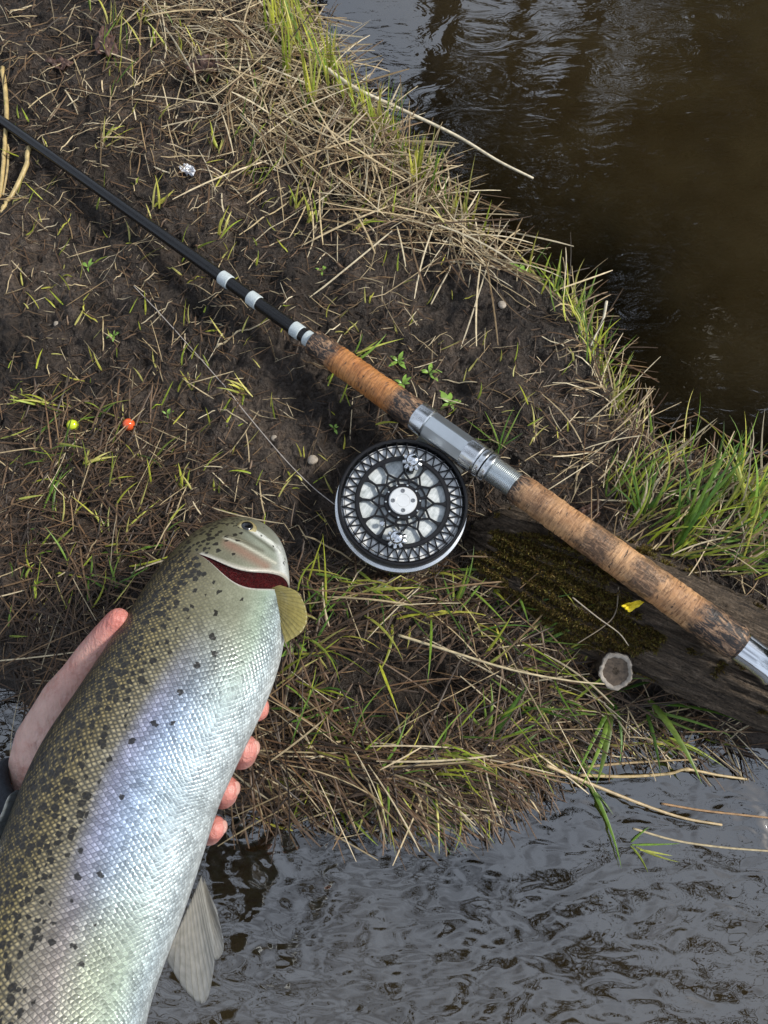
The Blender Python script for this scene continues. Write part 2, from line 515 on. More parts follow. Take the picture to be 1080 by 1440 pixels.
# ------------------------------------------------------------------ fishing rod
def rot_from_axes(x, y, z):
    return Matrix((x, y, z)).transposed()
rA = Vector(P(0, 168, .012)); rB = Vector(P(1080, 936, .060))
rdir = (rB - rA).normalized()
rx = rdir.cross(Vector((0, 0, 1))).normalized(); ry = rdir.cross(rx)
rod = empty('fishing_rod', rA, rot_from_axes(rx, ry, rdir))
tag(rod, 'black fishing rod with bark-textured grips lying across the muddy bank', 'fishing rod')
camM = Matrix.Translation(Vector(cam.location)) @ Matrix.Rotation(TILT, 4, 'X'); camI = camM.inverted()
def to_px(p):
    q = camI @ Vector(p); return 540 + FPX * q.x / -q.z, 720 - FPX * q.y / -q.z
def rs(px):
    """distance along the rod at image column px"""
    lo, hi = -1.0, 2.0
    for _ in range(50):
        mid = (lo + hi) / 2
        if to_px(rA + rdir * mid)[0] < px: lo = mid
        else: hi = mid
    return lo
def rpart(name, prof, mat, seg=40, parent=rod, ang=35, mod=None):
    return link(name, smooth_by_angle(from_bm(name, lathe(prof, seg, mod=mod)), ang), mat, parent)
s0 = rs(-260); s_g1 = rs(439); s_g2 = rs(592)
rpart('blank', [(.0044, s0), (.0050, rs(60)), (.0059, rs(310)), (.0064, s_g1 + .01)], M_BLANK, 32)
for a, b in ((311, 324), (351, 364), (412, 424), (430, 442)):
    ra = .0060 + .0007 + (a - 311) / 131 * .0004
    rpart('thread_wrap', [(ra - .0008, rs(a)), (ra, rs(a) + .0008), (ra + .0001, (rs(a) + rs(b)) / 2), (ra, rs(b) - .0008), (ra - .0008, rs(b))], M_WRAP, 32)
def grip(name, a, b, r0, r1, mat, seed):
    g = np.random.default_rng(seed); n = 70; prof = [(r0 * .72, a)]
    for t in np.linspace(.012, .988, n):
        e = min(t, 1 - t); rr = (r0 + (r1 - r0) * t) * (1 - .12 * max(0, 1 - e / .04) ** 2)
        prof.append((rr + g.normal(0, .00022), a + (b - a) * t))
    prof.append((r1 * .72, b))
    ph = g.random(6) * 6.3
    def mod(an, i): return 1 + .012 * math.sin(2 * an + ph[0] + i * .13) + .010 * math.sin(5 * an + ph[1] - i * .31) + .008 * math.sin(9 * an + ph[2] + i * .9)
    return rpart(name, [(r, z - a) for r, z in prof], mat, 56, ang=80, mod=mod), a
L1 = s_g2 - s_g1
M_CORK1 = cork('burnt_orange_bark', (.40, .155, .045), (.54, .25, .085), L1,
               [(0, W), (.20, W), (.27, B_), (.73, B_), (.80, W), (1, W)], 1)
o, a = grip('fore_grip', s_g1, s_g2, .0117, .0133, M_CORK1, 3); o.location = (0, 0, a)
s_h1 = rs(722); s_h2 = rs(1041); L2 = s_h2 - s_h1
M_CORK2 = cork('pale_tan_bark', (.44, .225, .10), (.60, .35, .175), L2,
               [(0, W), (.035, W), (.06, (.35, .35, .35)), (.14, (.45, .45, .45)), (.20, B_), (.31, B_), (.34, G_), (.43, G_), (.46, B_), (.53, B_),
                (.55, G_), (.64, G_), (.67, B_), (.80, B_), (.84, W), (1, W)], 2)
o, a = grip('rear_grip', s_h1, s_h2, .0130, .0143, M_CORK2, 5); o.location = (0, 0, a)
# reel seat
z0, z1, z2, z3 = rs(583), rs(603), rs(657), rs(690)
rpart('seat_hood', [(.0100, z0), (.0128, z0 + .0008), (.0133, z0 + .003), (.0133, z1 - .001), (.0120, z1)], M_ALU_B, 48)
def octo(an, i):
    st = math.pi / 4; q = (an + R(12)) % st - st / 2
    return math.cos(st / 2) / math.cos(q) * 1.04
rpart('reel_seat', [(.0100, z1 - .001), (.0122, z1 + .0006), (.0122, z2), (.0110, z2 + .0006)], M_ALU, 64, ang=12, mod=octo)
rpart('slide_band', [(.0110, z2 - .002), (.0130, z2 - .0012), (.0134, z2 + .003), (.0130, z2 + .011), (.0118, z2 + .0125)], M_ALU_B, 48)
for q in (0, 1):
    za = z2 + .0132 + q * .0064
    rpart('locking_ring', [(.0108, za), (.0131, za + .0004), (.0134, za + .0012), (.0134, za + .0046), (.0131, za + .0054), (.0108, za + .0058)], M_ALU_B, 48)
zt = z2 + .0262; pr = [(.0095, zt - .001)]; n_th = 16; zl = (s_h1 + .002 - zt) / n_th
for q in range(n_th):
    pr += [(.0107, zt + q * zl), (.0113, zt + (q + .35) * zl), (.0107, zt + (q + .7) * zl)]
rpart('seat_thread', pr + [(.0100, zt + n_th * zl)], M_ALU, 40, ang=20)
zb = s_h2
rpart('butt_collar', [(.0105, zb - .001), (.0122, zb + .0006), (.0116, zb + .012), (.0120, zb + .024), (.0136, zb + .028), (.0136, zb + .0295), (.0120, zb + .030)], M_CHROME, 48)
rpart('butt_knob', [(.0118, zb + .029), (.0140, zb + .0305), (.0146, zb + .036), (.0140, zb + .052), (.0100, zb + .058), (0, zb + .059)], M_BLANK, 40)

# ------------------------------------------------------------------ fishing reel
RC = Vector(P(567, 703, .040))
rn = Vector((0.045, -.06, 1)).normalized()
ru = (rdir - rn * rdir.dot(rn)).normalized()          # local x: along the rod
rv = rn.cross(ru)                                      # local y: towards the rod
reel = empty('fishing_reel', RC - rn * .036, rot_from_axes(ru, rv, rn))
reel.scale = (.95, .95, .95)
tag(reel, 'round black and silver fishing reel with openwork spool face, mounted on rod', 'fishing reel')
def part(name, bm, mat, parent=reel, ang=35, loc=None):
    o = link(name, smooth_by_angle(from_bm(name, bm), ang), mat, parent)
    if loc is not None: o.location = loc
    return o
part('back_frame', lathe([(.0, .003), (.030, .003), (.0545, .004), (.0590, .0050), (.0602, .0080), (.0602, .0125), (.0596, .0138), (.0555, .0146), (.0548, .010), (.0535, .010), (0, .010)], 96), M_ALU_B)
pl = part('face_plate', lathe([(.0, .0230), (.0525, .0230), (.0530, .0240), (.0528, .0284), (0, .0285)], 96), M_PLATE)
def ring(r0, r1, za, zb, bev=.0007, seg=96):
    bm = bmesh.new()
    prof = [(r0, za + bev), (r0 + bev, za), (r1 - bev, za), (r1, za + bev), (r1, zb - bev), (r1 - bev, zb), (r0 + bev, zb), (r0, zb - bev)]
    vv = [[bm.verts.new((r * math.cos(2 * math.pi * k / seg), r * math.sin(2 * math.pi * k / seg), z)) for r, z in prof] for k in range(seg)]
    for k in range(seg):
        for j in range(8):
            bm.faces.new((vv[k][j], vv[k][(j + 1) % 8], vv[(k + 1) % seg][(j + 1) % 8], vv[(k + 1) % seg][j]))
    return bm
part('spool_rim', ring(.0546, .0574, .0178, .0362, .0010), M_BLK)
part('spool_band', ring(.0380, .0420, .0300, .0335), M_BLK)
part('hub', lathe([(.0150, .0172), (.0164, .020), (.0164, .0325), (.0156, .0333), (0, .0334)], 64), M_BLK)
def bar(bm, p, q, w0, w1, za, zb, bev=.0005):
    p = np.array(p); q = np.array(q); d = (q - p) / np.linalg.norm(q - p); nrm = np.array([-d[1], d[0]])
    lo = [p + nrm * w0, q + nrm * w1, q - nrm * w1, p - nrm * w0]
    hi = [p + nrm * (w0 - bev), q + nrm * (w1 - bev), q - nrm * (w1 - bev), p - nrm * (w0 - bev)]
    a = [bm.verts.new((*x, za)) for x in lo]; b = [bm.verts.new((*x, zb - bev)) for x in lo]; c = [bm.verts.new((*x, zb)) for x in hi]
    bm.faces.new(a[::-1]); bm.faces.new(c)
    for i in range(4):
        j = (i + 1) % 4
        bm.faces.new((a[i], a[j], b[j], b[i])); bm.faces.new((b[i], b[j], c[j], c[i]))
def pol(r, a): return (r * math.cos(a), r * math.sin(a))
bm = bmesh.new(); NL = 36
for i in range(NL):
    a = 2 * math.pi * i / NL; d = 2 * math.pi / NL
    bar(bm, pol(.0418, a), pol(.0512, a + d / 2), .00050, .00050, .0306, .0330, .0003)
    bar(bm, pol(.0418, a + d), pol(.0512, a + d / 2), .00050, .00050, .0305, .0328, .0003)
    bar(bm, pol(.0508, a + d / 2), pol(.0540, a + d / 2), .0008, .0005, .0305, .0329, .0003)
part('lattice', bm, M_BLK)
NS = 12; step = 2 * math.pi / NS
for i in range(NS):
    a = i * step + .12
    bm = bmesh.new()
    bar(bm, pol(.0272, a), pol(.0380, a), .0007, .0014, .0305, .0329)
    bar(bm, pol(.0345, a), pol(.0382, a), .0007, .0030, .0304, .0327)
    for sgn in (-1, 1):
        bar(bm, pol(.0278, a), pol(.0212, a + sgn * step * .5), .0009, .0008, .0305, .0326 + sgn * .0001)
    bar(bm, pol(.0220, a + step * .5), pol(.0158, a + step * .5), .0009, .0012, .0304, .0324)
    part('spoke', bm, M_BLK)
part('lattice_backing', ring(.0424, .0529, .0270, .0298, .0003), metal('bright_backing', (.90, .92, .92), .36, 500, metalness=.15))
part('lattice_ring', ring(.0507, .0513, .0306, .0327, .0002), M_BLK)
part('inner_ring', ring(.0200, .0214, .0288, .0322, .0003), M_BLK)
M_SCREW = metal('grey_screw', (.30, .31, .32), .3, metalness=.7)
M_CAP = metal('brushed_cap', (.86, .88, .88), .34, 500, metalness=.45)
cap = part('hub_cap', lathe([(.0122, .0330), (.0124, .0338), (.0124, .0352), (.0116, .0360), (.0062, .0360), (.0060, .0356), (.0056, .0360), (0, .0360)], 64), M_CAP)
M_DARK = simple('dark_recess', (.02, .02, .022), .5)
for i in range(4):
    a = R(40) + i * math.pi / 2
    s = part('screw', lathe([(.0019, .0358), (.0019, .0363), (.0016, .0366), (.0009, .0366), (.0008, .0361), (0, .0361)], 20), M_SCREW, cap, loc=(*pol(.0088, a), 0))
for i in range(10):
    a = i * 2 * math.pi / 10 + .1
    part('hub_screw', lathe([(.0008, .0330), (.0008, .0340), (0, .0342)], 10), M_ALU, loc=(*pol(.0151, a), 0))
part('tension_screw', lathe([(.0022, .0325), (.0022, .0345), (.0016, .0350), (.0007, .0350), (.0007, .0344), (0, .0344)], 20), M_CHROME, loc=(-.0010, -.0272, 0))
def knob(x, y, ux):
    k = part('handle_knob', lathe([(.0040, .0330), (.0040, .0352), (.0066, .0358), (.0086, .0372), (.0090, .0385), (.0086, .0398), (.0064, .0406), (.0054, .0412), (.0058, .0425), (.0060, .0445), (.0054, .0462), (.0038, .0474), (.0018, .0480), (0, .0481)], 96,
                                  mod=lambda an, i: 1 - (.34 * (.5 + .5 * math.cos(9 * an)) ** 3 if 2 <= i <= 6 else 0)), M_CHROME, loc=(x, y, 0), ang=50)
    part('knob_post', lathe([(.0040, .0325), (.0046, .0332), (.0046, .0346), (.0036, .0350), (0, .0351)], 24), M_BLK, k)
# knobs sit nearly up and down the picture
for px, py in ((580, 648), (557, 760)):
    q = rot_from_axes(ru, rv, rn).inverted() @ (Vector(P(px, py, .040)) - (RC - rn * .036))
    knob(q.x, q.y, 0)
    bm = bmesh.new(); n_ = np.array((q.x, q.y)); n_ = n_ / np.linalg.norm(n_)
    bar(bm, n_ * .028, n_ * .0425, .0032, .0046, .0291, .03315)
    part('knob_arm', bm, M_BLK)
bm = bmesh.new(); bar(bm, (-.008, .052), (-.008, .0605), .006, .006, .008, .014); bar(bm, (-.030, .0600), (.022, .0600), .0035, .0035, .010, .015)
part('reel_foot', bm, M_ALU)

# ------------------------------------------------------------------ fallen log
LA = Vector(P(660, 752, -.008)); LB = Vector(P(1240, 1010, -.004))
ld = (LB - LA).normalized(); lx = ld.cross(Vector((0, 0, 1))).normalized(); ly = ld.cross(lx)
if ly.z < 0: lx, ly = -lx, -ly
log = empty('fallen_log', LA, rot_from_axes(lx, ly, ld))
tag(log, 'weathered brown log half buried in the bank beneath the rear grip', 'log')
LL = (LB - LA).length
def log_r(t, a):
    base = .027 + .014 * sstep(0, .30, t) + .004 * np.sin(t * 5)
    base = base * (1 - .55 * (1 - sstep(0, .05, t)))
    gx = np.cos(a) * 4; gy = np.sin(a) * 4
    gro = fbm(gx * 2.2 + t * 1.2, gy * 2.2 + t * .8, 4, .6)
    fine = fbm(gx * 9 + t * 3, gy * 9, 3, .6)
    crack = np.exp(-(fbm(gx * 3.1 + 7 + t * 1.5, gy * 3.1 + t * 2.2, 3) / .030) ** 2)
    return base + .0085 * gro + .0040 * fine - .0035 * crack + .002 * fbm(t * 40, a * 6, 3)
nt, na = 220, 160
tt, aa = np.meshgrid(np.linspace(0, 1, nt), np.linspace(0, 2 * np.pi, na, endpoint=False), indexing='ij')
rr = log_r(tt, aa)
V = np.stack([rr * np.cos(aa) * 1.12, rr * np.sin(aa) * .95, tt * LL], -1)
idx = np.arange(nt * na).reshape(nt, na); jn = np.roll(idx, -1, 1)
f = np.stack([idx[:-1], jn[:-1], jn[1:], idx[1:]], -1).reshape(-1, 4)
link('trunk', mesh_np('trunk', V, f), M_LOG, log)
bpy.context.view_layer.update()
LMI = log.matrix_world.inverted()
# knot stub with a pale rind, sticking out of the side of the log
sp_ = LMI @ Vector(P(866, 944, .012)); sp0 = LMI @ Vector(P(890, 905, -.012))
sdv = LMI.to_3x3() @ (Vector(cam.location) + Vector((0, -.25, 0)) - Vector(P(866, 944, 0))).normalized()
sdv.normalize(); sq = sdv.to_track_quat('Z', 'Y').to_matrix().to_4x4()
def wob(a, i): return 1 + .10 * math.sin(2 * a + 1) + .04 * math.sin(5 * a) + .02 * math.sin(13 * a + i) + .012 * math.sin(23 * a + 2 * i)
def stubpart(name, prof, mat, parent):
    o = link(name, smooth_by_angle(from_bm(name, lathe(prof, 90, mod=wob)), 50), mat, parent)
    return o
stub = stubpart('branch_stub', [(.020, -.045), (.0165, -.02), (.0146, -.004), (.0140, -.001)], M_LOG, log)
stub.matrix_local = Matrix.Translation(sp_) @ sq
stubpart('rind', [(.0140, -.003), (.0143, .0002), (.0134, .0012), (.0120, .0010), (.0108, .0002), (.0106, -.003)], M_RIND, stub)
stubpart('heartwood', [(.0111, -.004), (.0110, -.0002), (.006, -.0008), (0, -.0012)], M_HEART, stub)
# moss on the log
g = np.random.default_rng(21)
mossc = [(820, 800, 60, 26), (830, 880, 60, 24), (700, 800, 30, 24), (715, 762, 34, 16), (745, 790, 45, 26), (790, 830, 70, 34), (850, 860, 62, 30), (880, 892, 50, 22), (770, 870, 46, 28), (975, 868, 22, 9), (1040, 905, 30, 8)]
n0 = 90000
mt = g.random(n0) * .75; ma = g.uniform(.1, np.pi - .1, n0)
def log_p(t, a):
    r = log_r(t, a); return np.stack([r * np.cos(a) * 1.12, r * np.sin(a) * .95, t * LL], -1)
mp = log_p(mt, ma); LM = np.array(log.matrix_world)
mw = mp @ LM[:3, :3].T + LM[:3, 3]
ci = np.array(camI); cq = mw @ ci[:3, :3].T + ci[:3, 3]
mpx = 540 + FPX * cq[:, 0] / -cq[:, 2]; mpy = 720 - FPX * cq[:, 1] / -cq[:, 2]
dens = np.zeros(n0)
for cxm, cym, sx, sy in mossc:
    dens = np.maximum(dens, np.exp(-(((mpx - cxm) / sx) ** 2 + ((mpy - cym) / sy) ** 2)))
dens = dens + .8 * fbm(mp[:, 2] * 55, ma * 2.6, 4)
kp = dens > .34
mp = mp[kp]; mn = np.stack([np.cos(ma[kp]), np.sin(ma[kp]), 0 * ma[kp]], -1); n1 = len(mp)
mp = np.repeat(mp, 2, 0); mn = np.repeat(mn, 2, 0); n2_ = len(mp)
cl = np.array([(.16, .095, .022), (.12, .10, .02), (.22, .15, .035), (.07, .045, .015), (.24, .20, .04)])[np.repeat(g.integers(5, size=n1), 2)] * g.uniform(.6, 1.2, (n2_, 1))
md = mn + g.normal(0, .6, (n2_, 3)); md /= np.linalg.norm(md, axis=1)[:, None]
sd = np.cross(md, g.normal(0, 1, (n2_, 3))); sd /= np.linalg.norm(sd, axis=1)[:, None]
mh = g.uniform(.0016, .0042, (n2_, 1)); mp = mp - mn * .0004
mv = np.stack([mp + sd * .0005, mp - sd * .0005, mp + md * mh * .6 - sd * .0006, mp + md * mh + sd * .0001], 1)
mc = np.stack([cl * .6, cl * .6, cl, cl * 1.25], 1).reshape(-1, 3)
mf = np.arange(n2_ * 4).reshape(-1, 4)
ms_ = link('moss', mesh_np('moss', mv, mf, False, col=mc), M_MOSS, log)
ms_['kind'] = 'stuff'; ms_['label'] = 'golden brown moss covering the upper side of the log'

# ------------------------------------------------------------------ blades: straw, grass
rA2 = np.array(rA); rD2 = np.array(rdir)
def keep_low(x, y, z, g):
    """nothing grows through the rod, the reel or the log"""
    q = np.stack([x - rA2[0], y - rA2[1]], -1); dn = np.array([rD2[0], rD2[1]]); dl = np.linalg.norm(dn); dn = dn / dl
    s = q @ dn; off = np.abs(q[..., 0] * dn[1] - q[..., 1] * dn[0])
    rz = rA2[2] + rD2[2] * s / dl
    rad = np.where(s / dl < s_g1, .009, .0165)
    cap_ = np.where(off < rad, np.maximum(rz - rad - .001, g + .0003), 9.)
    dr = np.hypot(x - RC.x, y - RC.y)
    cap_ = np.minimum(cap_, np.where(dr < .062, g + .0005, 9.))
    return np.minimum(z, cap_)
def blades(name, base, az, L, pitch, width, droop, azc, c0, c1, lift, seg=6, mat=None, parent=None, taper=True, roll=None, water_ok=True, build=True, conform=True):
    n = len(base); t = np.linspace(0, 1, seg + 1)
    pit = pitch[:, None] - droop[:, None] * t[None]
    azz = az[:, None] + azc[:, None] * (t[None] - .0)
    stp = (L / seg)[:, None]
    dx = np.cos(pit) * np.cos(azz) * stp; dy = np.cos(pit) * np.sin(azz) * stp; dz = np.sin(pit) * stp
    z0 = np.zeros((n, 1))
    x = base[:, :1] + np.concatenate([z0, np.cumsum(dx[:, :-1], 1)], 1)
    y = base[:, 1:2] + np.concatenate([z0, np.cumsum(dy[:, :-1], 1)], 1)
    zz = np.concatenate([z0, np.cumsum(dz[:, :-1], 1)], 1)
    gnd = np.maximum(H(x, y), ZW + .0005)
    z = gnd[:, :1] + lift[:, None] + zz
    if conform:
        z = np.maximum(z, gnd + .0006 + lift[:, None] * .55)
        z = keep_low(x, y, z, gnd)
    px_ = -np.sin(azz); py_ = np.cos(azz)
    rl = (rng.uniform(-.7, .7, n) if roll is None else roll)[:, None]
    if taper: wt_ = width[:, None] * np.clip(1.02 - t[None] ** 2.2, .03, 1) * (0.55 + .45 * sstep(0, .25, t)[None])
    else: wt_ = width[:, None] * np.where((t[None] > .97) | (t[None] < .02), .55, 1.0)
    hx = px_ * np.cos(rl) * wt_ / 2; hy = py_ * np.cos(rl) * wt_ / 2; hz = np.sin(rl) * wt_ / 2
    fold = wt_ * .22
    A = np.stack([x + hx, y + hy, z + hz], -1); Bm = np.stack([x, y, z + fold], -1); Cc = np.stack([x - hx, y - hy, z - hz], -1)
    V = np.stack([A, Bm, Cc], 2)                        # n, seg+1, 3, 3
    i = np.arange(n * (seg + 1) * 3).reshape(n, seg + 1, 3)
    f = np.stack([i[:, :-1, :-1], i[:, :-1, 1:], i[:, 1:, 1:], i[:, 1:, :-1]], -1).reshape(-1, 4)
    col = c0[:, None, None, :] * (1 - t[None, :, None, None]) + c1[:, None, None, :] * t[None, :, None, None]
    col = np.broadcast_to(col, V.shape)
    if not build: return V.reshape(-1, 3), f, col.reshape(-1, 3)
    return link(name, mesh_np(name, V, f, True, col=col.reshape(-1, 3)), mat, parent)
def in_poly(poly, n, g):
    poly = np.array(poly, float); lo = poly.min(0); hi = poly.max(0); out = []
    while len(out) < n:
        p = lo + (hi - lo) * g.random((n * 3, 2))
        ins = np.zeros(len(p), bool)
        for a, b in zip(poly, np.roll(poly, -1, 0)):
            if a[1] != b[1]:
                ins ^= ((a[1] > p[:, 1]) != (b[1] > p[:, 1])) & (p[:, 0] < (b[0] - a[0]) * (p[:, 1] - a[1]) / (b[1] - a[1]) + a[0])
        out += list(p[ins])
    return np.array(out[:n])
PAL = {'pale': [(.52, .42, .26), (.64, .55, .38), (.28, .195, .10), (.17, .11, .06), (.46, .36, .21)],
       'tan': [(.11, .065, .033), (.16, .10, .052), (.48, .38, .22), (.075, .046, .025), (.60, .50, .33)],
       'brown': [(.095, .052, .026), (.055, .033, .018), (.16, .090, .043), (.035, .022, .013), (.22, .14, .07)],
       'dark': [(.055, .035, .022), (.09, .055, .032), (.04, .027, .018), (.13, .08, .045)],
       'lime': [(.50, .54, .06), (.60, .58, .10), (.38, .48, .05), (.64, .60, .18)],
       'green': [(.12, .25, .035), (.085, .19, .03), (.18, .32, .045), (.24, .37, .06)],
       'mixg': [(.14, .26, .035), (.36, .45, .06), (.52, .55, .11), (.20, .34, .045)]}
def pick(names, n, g, var=.38):
    cs = np.array(sum([PAL[k] for k in names], []))
    return cs[g.integers(len(cs), size=n)] * g.uniform(1 - var, 1 + var, (n, 1))
def field(name, label, poly, n, ang, spread, lpx, wmm, lift, pals, pitch=(0, .25), droop=(0, .4), seed=0, mat=None, taper=False, seg=6, avoid=None, azc=.5, scale=1500., tipmix=.0, onland=True, cat='grass', over=.022):
    g = np.random.default_rng(seed)
    p = in_poly(poly, n, g)
    if avoid is not None:
        for ex, ey, rx_, ry_, keep in avoid:
            ins = ((p[:, 0] - ex) / rx_) ** 2 + ((p[:, 1] - ey) / ry_) ** 2 < 1
            p = p[~ins | (g.random(len(p)) < keep)]
    n = len(p)
    b = P(p[:, 0], p[:, 1], 0)[:, :2]
    if onland:
        k = sdist(b[:, 0], b[:, 1]) > .004; b = b[k]; n = len(b)
    angs = np.array(ang)[g.integers(len(ang), size=n)] if isinstance(ang, (list, tuple)) else np.full(n, ang)
    az = np.radians(angs + g.normal(0, spread * .7, n)) + 1.6 * fbm(b[:, 0] * 11 + seed, b[:, 1] * 11, 2)
    if g.random() >= 0 and mat is not M_GRASS:
        az = az + np.pi * (g.random(n) < .35)
    L = g.uniform(lpx[0], lpx[1], n) ** 1.0 / scale * g.uniform(.75, 1.1, n)
    tx = b[:, 0] + np.cos(az) * L * .9; ty = b[:, 1] + np.sin(az) * L * .9
    tl = sdist(tx, ty); L = np.where(tl < -over, L * .5, L)
    kk = sdist(b[:, 0] + np.cos(az) * L * .9, b[:, 1] + np.sin(az) * L * .9) > -over
    b, az, L = b[kk], az[kk], L[kk]; n = len(b)
    c0 = pick(pals, n, g); c1 = c0 * g.uniform(.8, 1.15, (n, 1))
    if tipmix: c1 = c1 * (1 - tipmix) + np.array(PAL['lime'])[g.integers(4, size=n)] * tipmix
    o = blades(name, b, az, L, g.uniform(*pitch, n), g.uniform(*wmm, n) / 1000, g.uniform(*droop, n), g.normal(0, azc * (.9 if mat is M_GRASS else .42), n), c0, c1,
               g.uniform(0, 1, n) ** 1.6 * lift / 1000, seg, mat or M_STRAW, taper=taper)
    tag(o, label, cat, kind='stuff')
    return o
LAND = [(0, 0), (440, 0), (505, 125), (600, 245), (715, 370), (835, 435), (875, 550), (960, 630), (1080, 695), (1080, 1060), (860, 1045), (755, 1105), (640, 1160), (440, 1145), (300, 1160), (0, 1000)]
CEN = [(0, 160), (330, 240), (500, 330), (700, 400), (830, 500), (820, 620), (640, 700), (480, 760), (300, 740), (150, 640), (0, 600)]
field('mud_litter', 'short brown grass fragments trodden into the wet mud', LAND, 5000, [-35, 40, -60, 0], 40, (8, 46), (.35, 1.0), 2.0, ['brown', 'tan', 'brown', 'tan', 'dark'], (0, .06), (0, .1), 1, seg=3, azc=.3, cat='plant litter', avoid=[(720, 470, 95, 75, .35), (430, 610, 85, 80, .35), (640, 440, 80, 50, .4), (380, 520, 60, 50, .5), (60, 480, 80, 60, .5), (560, 620, 60, 40, .4), (565, 962, 110, 75, .25)])
field('dark_litter', 'dark wet plant shreds pressed flat into the mud', LAND, 6000, [-30, 60, 10], 50, (6, 30), (.5, 1.6), 1.2, ['dark'], (0, .05), (0, .1), 2, seg=3, azc=.4, cat='plant litter', avoid=[(720, 470, 95, 75, .35), (430, 610, 85, 80, .35), (640, 440, 80, 50, .4), (380, 520, 60, 50, .5), (60, 480, 80, 60, .5), (560, 620, 60, 40, .4), (565, 962, 110, 75, .25)])
TOP = [(190, 0), (445, 0), (500, 115), (640, 285), (735, 385), (660, 392), (560, 345), (500, 310), (420, 255), (340, 190), (250, 110)]
field('straw_mat', 'thick mat of pale dead straw along the upper water edge', TOP, 1350, [-40, -62, -20, 35, 70], 20, (40, 165), (.7, 1.7), 11, ['pale', 'tan', 'pale'], (0, .28), (0, .55), 3, cat='straw')
field('straw_mat', 'pale straw strewn over the upper left mud', [(0, 0), (260, 0), (350, 190), (430, 270), (330, 300), (160, 220), (0, 160)], 480, [-40, 30, 60, -70, 5], 25, (18, 85), (.6, 1.5), 6, ['tan', 'brown', 'pale'], (0, .15), (0, .3), 4, cat='straw')
field('straw_scatter', 'thin scattered straw bits on the central mud around the rod', CEN, 420, [-40, -30, 45, 80], 30, (14, 70), (.45, 1.1), 3, ['tan', 'pale'], (0, .1), (0, .2), 5, cat='straw', avoid=[(720, 470, 95, 75, .35), (430, 610, 85, 80, .35), (640, 440, 80, 50, .4), (380, 520, 60, 50, .5), (60, 480, 80, 60, .5), (560, 620, 60, 40, .4), (565, 962, 110, 75, .25)])
field('straw_mat', 'tangled brown straw on the mud left of the trout head', [(0, 560), (130, 560), (280, 620), (300, 730), (215, 810), (160, 880), (80, 960), (0, 980)], 330, [-50, -20, 40, 75, 10], 28, (25, 120), (.6, 1.4), 9, ['tan', 'brown', 'brown', 'dark'], (0, .2), (0, .4), 6, cat='straw')
HOL = [(565, 962, 130, 88, .05), (690, 745, 80, 40, .1)]
field('straw_mat', 'tan and brown straw tangle between reel, trout and water', [(410, 790), (640, 800), (740, 770), (830, 890), (840, 1000), (800, 1060), (700, 1120), (420, 1140), (330, 1100), (390, 960), (440, 880)], 470, [-25, 5, 40, -60, 20], 26, (35, 140), (.6, 1.5), 17, ['tan', 'brown', 'pale', 'brown'], (0, .35), (0, .7), 7, avoid=HOL, cat='straw')
field('wet_straw_fringe', 'wet brown straw hanging from the bank into the lower stream', [(320, 1000), (450, 1020), (620, 1060), (800, 1040), (790, 1085), (720, 1128), (640, 1160), (470, 1150), (320, 1160)], 680, [-60, -35, -15, -80], 18, (45, 150), (.6, 1.6), 15, ['brown', 'dark', 'brown', 'brown', 'tan'], (0, .25), (.1, .8), 8, avoid=[(565, 962, 130, 80, .05)], cat='straw')
field('straw_fringe', 'dry straw along the right water edge', [(735, 370), (850, 420), (880, 560), (950, 625), (1080, 695), (1080, 830), (960, 800), (880, 740), (800, 650), (830, 560), (790, 450)], 420, [-40, 40, 10, 75], 30, (25, 110), (.6, 1.4), 12, ['pale', 'tan', 'brown'], (0, .35), (0, .6), 9, cat='straw')
field('straw_fringe', 'brown straw between the log and the lower stream', [(700, 960), (830, 950), (900, 985), (1080, 1025), (1080, 1070), (830, 1055), (760, 1090)], 380, [-60, -20, 20, -85], 28, (30, 115), (.6, 1.4), 10, ['tan', 'brown', 'dark'], (0, .3), (0, .6), 10, cat='straw')
field('wet_straw_bed', 'dark rotting straw under the tangle below the reel', [(410, 790), (640, 800), (740, 770), (830, 890), (840, 1000), (800, 1060), (700, 1120), (420, 1140), (330, 1100), (390, 960), (440, 880)], 1900, [-30, 10, 50], 30, (25, 90), (.7, 2.0), 6, ['dark'], (0, .1), (0, .3), 31, avoid=HOL, cat='straw')
field('wet_straw_bed', 'dark rotting straw on the left mud beside the trout', [(0, 560), (130, 560), (280, 620), (300, 730), (215, 810), (160, 880), (80, 960), (0, 980)], 650, [-40, 30, 70], 30, (25, 80), (.6, 1.7), 4, ['dark'], (0, .1), (0, .3), 32, cat='straw')
